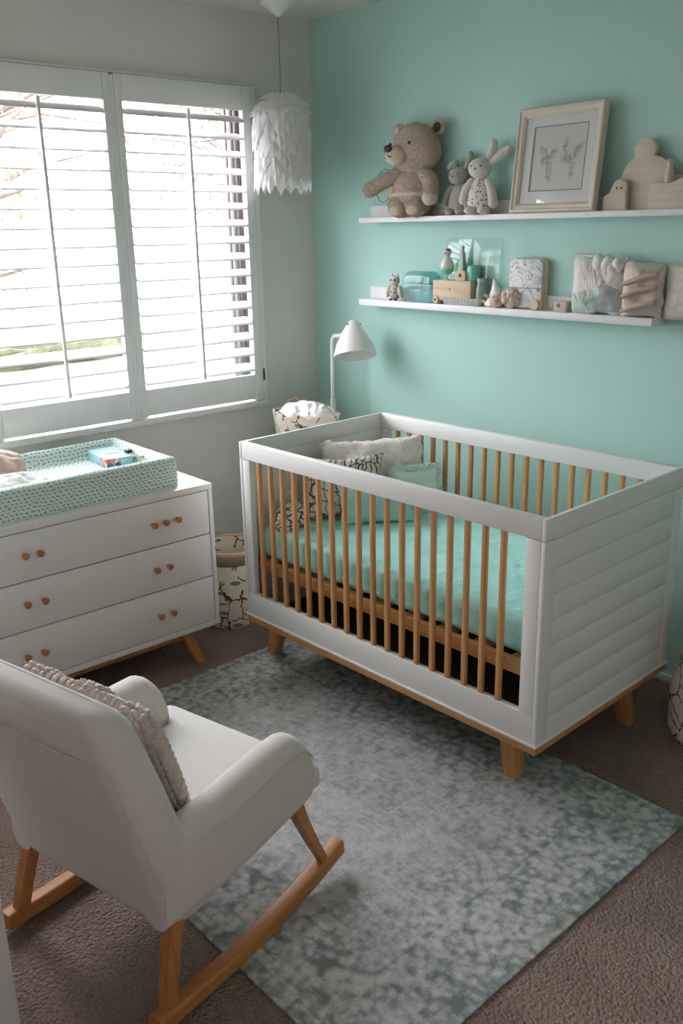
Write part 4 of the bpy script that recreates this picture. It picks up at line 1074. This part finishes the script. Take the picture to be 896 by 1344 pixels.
o = tag(obj('wooden_peg', lathe(B(), [(0, 0), (.013, 0), (.013, .035), (.007, .045), (.0115, .055), (.010, .066), (0, .069)], seg=20), M_palewood), 'tiny wooden peg doll standing on the wooden block', 'wooden toy'); o.location = (1.785, -.058, ZU + .076)

# lower ledge: small things
ow = thing('owl_figurine', 'small grey speckled owl figurine at the left end of the lower ledge', 'figurine', (.578, -.048, ZL), .25)
M_owl = make_specks('speckled ceramic', rgb(196, 188, 176), rgb(112, 100, 88), 120., .36)
obj('body', blob(B(), (0, 0, .034), (.026, .020, .034), sub=3), M_owl, ow)
hh_ = obj('head', blob(B(), (.0, -.002, .080), (.023, .019, .020), sub=3), M_ceram, ow)
for s in (-1, 1):
    obj('ear', lathe(B(), [(.009, 0), (.004, .010), (0, .016)], (s * .012, 0, .094), 10), M_ceram, hh_)
    obj('eye', blob(B(), (s * .008, -.019, .083), (.0045, .003, .0045), sub=2), M_nose, hh_)
    obj('wing', blob(B(), (s * .029, -.002, .036), (.012, .015, .026), Matrix.Rotation(-s * .3, 4, 'Y'), sub=3), M_ceram, ow)
    obj('foot', blob(B(), (s * .011, -.017, .005), (.008, .009, .005), sub=2), M_ceramdk, ow)

tbx = thing('lidded_box', 'clear teal plastic box with domed lid on the lower ledge', 'box', (.728, -.044, ZL))
obj('body', loft(B(), [[(x, y, z) for x, y in rrect(w, .031, .01, 4)] for z, w in ((0, .078), (.004, .082), (.066, .085))]), M_tealbox, tbx)
obj('rim', loft(B(), [[(x, y, z) for x, y in rrect(.089, .034, .012, 4)] for z in (.066, .072)]), M_tin, tbx)
obj('lid', loft(B(), [[(x, y, z) for x, y in rrect(w, d, .012, 4)] for z, w, d in ((.072, .085, .031), (.098, .081, .029), (.117, .066, .022), (.121, .055, .016))]), M_tealbox, tbx)
ac = tag(obj('acrylic_panel', box(B(), (-.135, -.002, 0), (.135, .003, .245), .002), M_acryl), 'clear acrylic panel leaning on the wall behind the toy truck', 'panel'); ac.location = (.965, -.022, ZL); ac.rotation_euler = (-.065, 0, 0)

tr = thing('toy_truck', 'pale wooden toy crate truck on the lower ledge', 'toy', (.905, -.046, ZL))
obj('crate', box(B(), (-.09, -.025, .016), (.105, .025, .091), .003), M_crate, tr)
obj('knot', lathe(B(), [(0, 0), (.004, 0), (.004, .0006), (0, .0006)], (0, -.0252, .058), 10, Matrix.Rotation(PI / 2, 4, 'X')), M_ceramdk, tr)
for x in (-.072, .088):
    w_ = obj('wheel', lathe(B(), [(.005, -.03), (.014, -.03), (.0165, -.026), (.0165, .026), (.014, .03), (.005, .03)], (x, 0, .0167), 20, Matrix.Rotation(PI / 2, 4, 'X')), M_crate, tr)
    obj('axle', lathe(B(), [(0, -.0305), (.0052, -.0305), (.0052, .0305), (0, .0305)], (x, 0, .0167), 12, Matrix.Rotation(PI / 2, 4, 'X')), M_nose, w_)
b_ = B(); rings = []
for z, w, d in ((0, .085, .0085), (.004, .088, .0105), (.026, .094, .0125), (.028, .094, .0125)):
    ring = []
    for k, (x, y) in enumerate(rrect(w, d, .008, 10)): ring.append((x, y, z))
    rings.append(ring)
loft(b_, rings)
for k in range(17): tube(b_, [(-.084 + k * .0105, -.0098, .002), (-.088 + k * .011, -.0128, .026)], .0022, 6)
o = tag(obj('ribbed_tray', b_, M_clear), 'ribbed clear plastic tray in front of the toy truck', 'tray'); o.location = (.965, -.0845 + .0, ZL)
o.location.y = -.0655

# objects standing on the crate
ZC = ZL + .0912
bd = thing('bird_ornament', 'teal and white egg shaped bird ornament on a stand', 'ornament', (.872, -.05, ZC))
obj('stand', lathe(B(), [(0, 0), (.014, 0), (.014, .003), (.003, .005), (.003, .024), (0, .024)]), M_ceram, bd)
bo = B(); lathe(bo, [(0, .020), (.012, .022), (.024, .034), (.027, .050), (.023, .068), (.013, .084), (.008, .090)])
m_e, nt, bs_, o_ = new_mat('teal dipped glaze'); co = coords(nt); sp = nt.nodes.new('ShaderNodeSeparateXYZ'); nt.links.new(co, sp.inputs[0]); nn = N(nt, 'ShaderNodeTexNoise', Scale=40.); nt.links.new(co, nn.inputs['Vector'])
nt.links.new(ramp(nt, math_n(nt, 'ADD', math_n(nt, 'MULTIPLY', sp.outputs[2], 12.), math_n(nt, 'MULTIPLY', nn.outputs[0], .3)), [(.55, rgb(130, 200, 184)), (.8, rgb(220, 222, 214))]), bs_.inputs['Base Color']); bs_.inputs['Roughness'].default_value = .3
obj('body', bo, m_e, bd)
bh = obj('head', blob(B(), (0, 0, .102), (.015, .015, .014), sub=3), M_ceram, bd)
obj('cap', blob(B(), (0, .002, .110), (.013, .013, .009), sub=3), M_ceramdk, bh); obj('beak', lathe(B(), [(.004, 0), (0, .009)], (0, -.013, .101), 8, Matrix.Rotation(PI / 2, 4, 'X')), M_tan, bh)
o = tag(obj('slender_bottle', loft(B(), [[(x, y, z) for x, y in rrect(w, w * .8, .004, 3)] for z, w in ((0, .016), (.004, .018), (.03, .017), (.10, .008), (.122, .006), (.125, .0065), (.128, .006))]), M_bottle), 'slender grey green bottle standing on the toy truck', 'bottle'); o.location = (.936, -.036, ZC)
wb = thing('wooden_bead_block', 'small wooden block with a dark hole on the toy truck', 'block', (.955, -.060, ZC))
obj('block', extrude(B(), [(-.025, 0), (.025, 0), (.025, .026)] + arc(0, .026, .025, 20, 160, 8, .014) + [(-.025, .026)], XZ(0, .009, 0), .018, .002), M_crate, wb)
obj('hole', lathe(B(), [(0, 0), (.007, 0), (.007, .001), (0, .001)], (0, -.0092, .02), 14, Matrix.Rotation(PI / 2, 4, 'X')), M_nose, wb)
o = tag(obj('teal_tin', lathe(B(), [(0, 0), (.024, 0), (.026, .004), (.026, .042), (.022, .054), (.010, .058), (0, .058)], seg=24), M_tin), 'round teal tin at the right end of the toy truck', 'tin'); o.location = (.992, -.034, ZC)
jr = thing('glass_jar', 'small grey green glass jar beside the toy truck', 'jar', (1.042, -.044, ZL))
obj('body', lathe(B(), [(0, 0), (.018, 0), (.021, .005), (.021, .062), (.016, .078), (.015, .088), (0, .088)], seg=24), M_ringin, jr); obj('lid', lathe(B(), [(0, .088), (.017, .088), (.017, .102), (0, .103)], seg=24), M_bottle, jr)
# shells and coral
sl = thing('sea_shell', 'pointed white sea shell left of the coral', 'shell', (1.105, -.052, ZL)); 
b_ = B(); prof = []
for k in range(40):
    f = k / 39; r = .036 * (1 - f) ** .9 * (1 + .10 * abs(math.sin(f * 16))); prof.append((max(r, .0005), .006 + f * .098))
prof = [(0, 0), (.02, 0)] + prof + [(0, .106)]; lathe(b_, prof, seg=28)
for v in b_.verts: v.co.x += .012 * math.sin(v.co.z * 30); v.co.y *= .75
obj('spire', b_, M_shell, sl)
sp_ = B(); rnd = random.Random(2)
for k in range(10):
    a = 2 * PI * k / 10; lathe(sp_, [(.007, 0), (.004, .010), (0, .02)], (.030 * math.cos(a), .022 * math.sin(a), .018 + .02 * (k % 2)), 8, Matrix.Rotation(a, 4, 'Z') @ Matrix.Rotation(1.2, 4, 'Y'))
obj('spines', sp_, M_coral, sl)
def coral(label, loc, r, seed):
    rnd = random.Random(seed); b_ = B(); blob(b_, (0, 0, r[2]), (r[0] * .8, r[1] * .8, r[2]), sub=3, amp=.004, fs=60, seed=seed)
    for k in range(46):
        a = rnd.uniform(0, 2 * PI); e = rnd.uniform(-.5, 1.4); d = Vector((math.cos(a) * math.cos(e), math.sin(a) * math.cos(e), math.sin(e)))
        p = Vector((0, 0, r[2])) + Vector((d.x * r[0] * .85, d.y * r[1] * .85, d.z * r[2] * .95)); s = rnd.uniform(.006, .011)
        p.z = max(p.z, s)
        blob(b_, p, (s, s, s * 1.2), sub=2, amp=.001, fs=200)
    return tag(obj('coral_piece', b_, M_coral), label, 'coral', ).__setattr__('location', loc)
coral('pinkish coral lump in front of the wooden plaque', (1.192, -.056, ZL), (.036, .026, .032), 3)
coral('small coral lump at the foot of the sea shell', (1.136, -.068, ZL), (.022, .018, .020), 9)
# arched plaque in wooden case
pq = thing('arched_plaque', 'white carved plaque with rounded top in a wooden case', 'plaque', (1.245, -.030, ZL), math.radians(6))
arch = [(-.068, 0), (.068, 0)] + arc(.043, .150, .025, 0, 90, 6) + arc(-.043, .150, .025, 90, 180, 6)
obj('case', extrude(B(), [(x * 1.05, z * 1.02) for x, z in arch], XZ(.008, .022, 0), .026, .003), M_palewood, pq)
obj('relief', extrude(B(), [(x, .004 + z * .97) for x, z in arch], XZ(0, -.004, 0), .012, .003), M_marble, pq)
obj('ledge_line', box(B(), (-.066, -.0175, .072), (.066, -.0155, .075)), plain('grey line', rgb(140, 138, 138), .6), pq)
# wooden cat
ct = thing('wooden_cat', 'tiny pale wooden cat standing right of the plaque', 'wooden toy', (1.318, -.062, ZL))
obj('body', extrude(B(), [(-.012, 0), (.016, 0), (.018, .035), (.019, .075), (.011, .064), (.003, .065), (-.005, .076), (-.008, .045)], XZ(0, .006, 0), .012, .002), M_palewood, ct)
obj('wheel', lathe(B(), [(0, -.004), (.018, -.004), (.019, 0), (.018, .004), (0, .004)], (-.004, -.011, .0195), 20, Matrix.Rotation(PI / 2, 4, 'X')), M_crate, ct)
wk = thing('wooden_cube', 'small cream wooden cube with a round hole on the lower ledge', 'block', (1.418, -.052, ZL))
obj('block', box(B(), (-.026, -.016, 0), (.026, .016, .036), .004), M_palewood, wk); obj('hole', lathe(B(), [(0, 0), (.008, 0), (.008, .001), (0, .001)], (-.006, -.0162, .022), 14, Matrix.Rotation(PI / 2, 4, 'X')), M_ceramdk, wk)
# folded baby cloths at the right end
pn_ = thing('striped_pennant', 'pink striped cotton pennant behind the folded quilts', 'pennant', (1.475, -.018, ZL))
obj('cloth', extrude(B(), [(-.03, .02), (.05, .02), (.05, .19), (-.035, .195), (-.032, .10)], XZ(0, .003, 0), .005, .001), M_stripe, pn_)
obj('teal_point', extrude(B(), [(-.03, .03), (.02, .03), (-.028, .08)], XZ(0, -.0025, 0), .003), M_tin, pn_)
def folded(name, label, cat, mat, w, h, d, loc, rz, seed, layers=5):
    t = thing(name, label, cat, loc, rz)
    obj('folded_body', pillow(B(), w, h, d, I4, n=34, seed=seed, amp=.020, fs=11, pinch=.03), mat, t, sharp=60)
    return t
q1 = folded('folded_quilt', 'mint and grey patchwork quilt bundled on the lower ledge', 'quilt', M_patch, .198, .185, .085, (1.560, -.052, ZL - .001), math.radians(4), 2.7)
rl = B()
for k in range(3): blob(rl, (.0 + .035 * k, -.010, .165 - .006 * k), (.022, .024, .032), sub=3, amp=.004, fs=40, seed=k)
obj('rolled_edge', rl, M_muslin, q1)
lp_ = B(); tube(lp_, [(.04 + .03 * math.cos(PI * k / 12), .01, .18 + .022 * math.sin(PI * k / 12)) for k in range(13)], .004, 8, flat=.5); obj('hanging_loop', lp_, M_muslin, q1)
q2 = folded('folded_quilt', 'blush and cream quilt bundled at the right end of the lower ledge', 'quilt', M_patch2, .135, .172, .080, (1.726, -.052, ZL - .001), math.radians(8), 6.2)
fp = B()
for k, (z, xx) in enumerate(((.125, .02), (.085, -.02), (.04, .01))): tube(fp, [(-.055, -.036 - .0, z - .02), (xx * .5, -.045, z), (.055, -.036, z + .012)], [.010, .015, .010], 10, flat=.7)
obj('fold', fp, M_blush, q2)
bg = thing('cloth_bag', 'plain pale cloth bag hanging past the right end of the lower ledge', 'bag', (1.865, -.03, 1.255))
obj('bag_body', pillow(B(), .15, .172, .05, I4, n=24, seed=9.1, amp=.008, fs=9, pinch=.04), M_ceram, bg)
obj('teal_corner', extrude(B(), [(-.005, .0), (.035, .0), (.035, .06)], XZ(.03, -.026, .045), .002), M_tin, bg)
obj('hanging_loop', tube(B(), [(-.03, .02, .15), (0, .024, .19), (.03, .02, .15)], .003, 8), M_muslin, bg)

# ------------------------------------------------------------------ light
w = bpy.data.worlds.new('overcast_sky'); scn.world = w; w.use_nodes = True; nt = w.node_tree
bgn = nt.nodes['Background']; tc = nt.nodes.new('ShaderNodeTexCoord'); sp = nt.nodes.new('ShaderNodeSeparateXYZ'); nt.links.new(tc.outputs['Generated'], sp.inputs[0])
SKY_W, SKY_E = 12.2, 0.2        # bright sky on the window side, weak fill on the other, for the added opening
mr = nt.nodes.new('ShaderNodeMapRange'); mr.inputs[1].default_value = -.35; mr.inputs[2].default_value = .1; mr.inputs[3].default_value = SKY_W; mr.inputs[4].default_value = SKY_E
nt.links.new(sp.outputs[0], mr.inputs[0])
ov = math_n(nt, 'MULTIPLY', mr.outputs[0], math_n(nt, 'ADD', .75, math_n(nt, 'MULTIPLY', math_n(nt, 'MAXIMUM', sp.outputs[2], 0.), 1.7)))   # overcast sky: brighter towards the zenith
nt.links.new(ov, bgn.inputs['Strength'])
bgn.inputs['Color'].default_value = (.985, .965, 1.03, 1)
def portal(name, loc, rot, sx, sy):
    l = bpy.data.lights.new(name, 'AREA'); l.shape = 'RECTANGLE'; l.size = sx; l.size_y = sy; l.cycles.is_portal = True
    o = bpy.data.objects.new(name, l); col.objects.link(o); o.location = loc; o.rotation_euler = rot
portal('window_portal', (-.13, (WY0 + WY1) / 2, (WZ0 + WZ1) / 2), (0, -PI / 2, 0), WZ1 - WZ0, WY1 - WY0)
portal('added_window_portal', (-.13, -1.95, (WZ0 + WZ1) / 2), (0, -PI / 2, 0), WZ1 - WZ0, .54)
portal('added_opening_portal', ((DX0 + DX1) / 2, YF - .01, DZ / 2), (PI / 2, 0, 0), DX1 - DX0, DZ)

# ------------------------------------------------------------------ camera
f, cx, cy, cz, yaw, pitch, roll = 1.178, 3.334457, -2.717237, 1.552114, .8637248, .3063344, -.0182166
fw = Vector((-math.sin(yaw) * math.cos(pitch), math.cos(yaw) * math.cos(pitch), -math.sin(pitch)))
r = Vector((math.cos(yaw), math.sin(yaw), 0)); u = r.cross(fw)
r2 = r * math.cos(roll) + u * math.sin(roll); u2 = -r * math.sin(roll) + u * math.cos(roll)
cd = bpy.data.cameras.new('camera'); cam = bpy.data.objects.new('camera', cd); col.objects.link(cam)
cam.matrix_world = frame_M((cx, cy, cz), r2, u2, -fw)
cd.sensor_fit = 'VERTICAL'; cd.sensor_height = 36; cd.lens = 36 * f * 1000 / 1344; cd.clip_start = .02
scn.camera = cam
vs = scn.view_settings; vs.view_transform = 'Standard'; vs.look = 'None'; vs.gamma = 1; vs.use_curve_mapping = False; vs.exposure = 0.0
scn.cycles.max_bounces = 10; scn.cycles.diffuse_bounces = 7; scn.cycles.transparent_max_bounces = 16
scn.cycles.caustics_reflective = False; scn.cycles.caustics_refractive = False
scn.cycles.use_denoising = True; scn.cycles.sample_clamp_indirect = 6
for o in list(scn.objects):
    if o.parent is None and 'label' in o:
        k = o.name.split('.')[0]
        g = {'window_shutter': 'window shutters', 'picture_ledge': 'wall ledges over the crib', 'fabric_hamper': 'twig print hampers', 'coral_piece': 'coral lumps on the lower ledge', 'plush_bunny': 'plush bunnies on the upper ledge', 'folded_quilt': 'quilts on the lower ledge', 'garden_tree': 'trees outside the window',
             'fluffy_cushion': 'cushions in the crib', 'patterned_cushion': 'cushions in the crib', 'ruffled_cushion': 'cushions in the crib', 'lumbar_cushion': 'cushions in the crib'}.get(k)
        if g: o['group'] = g
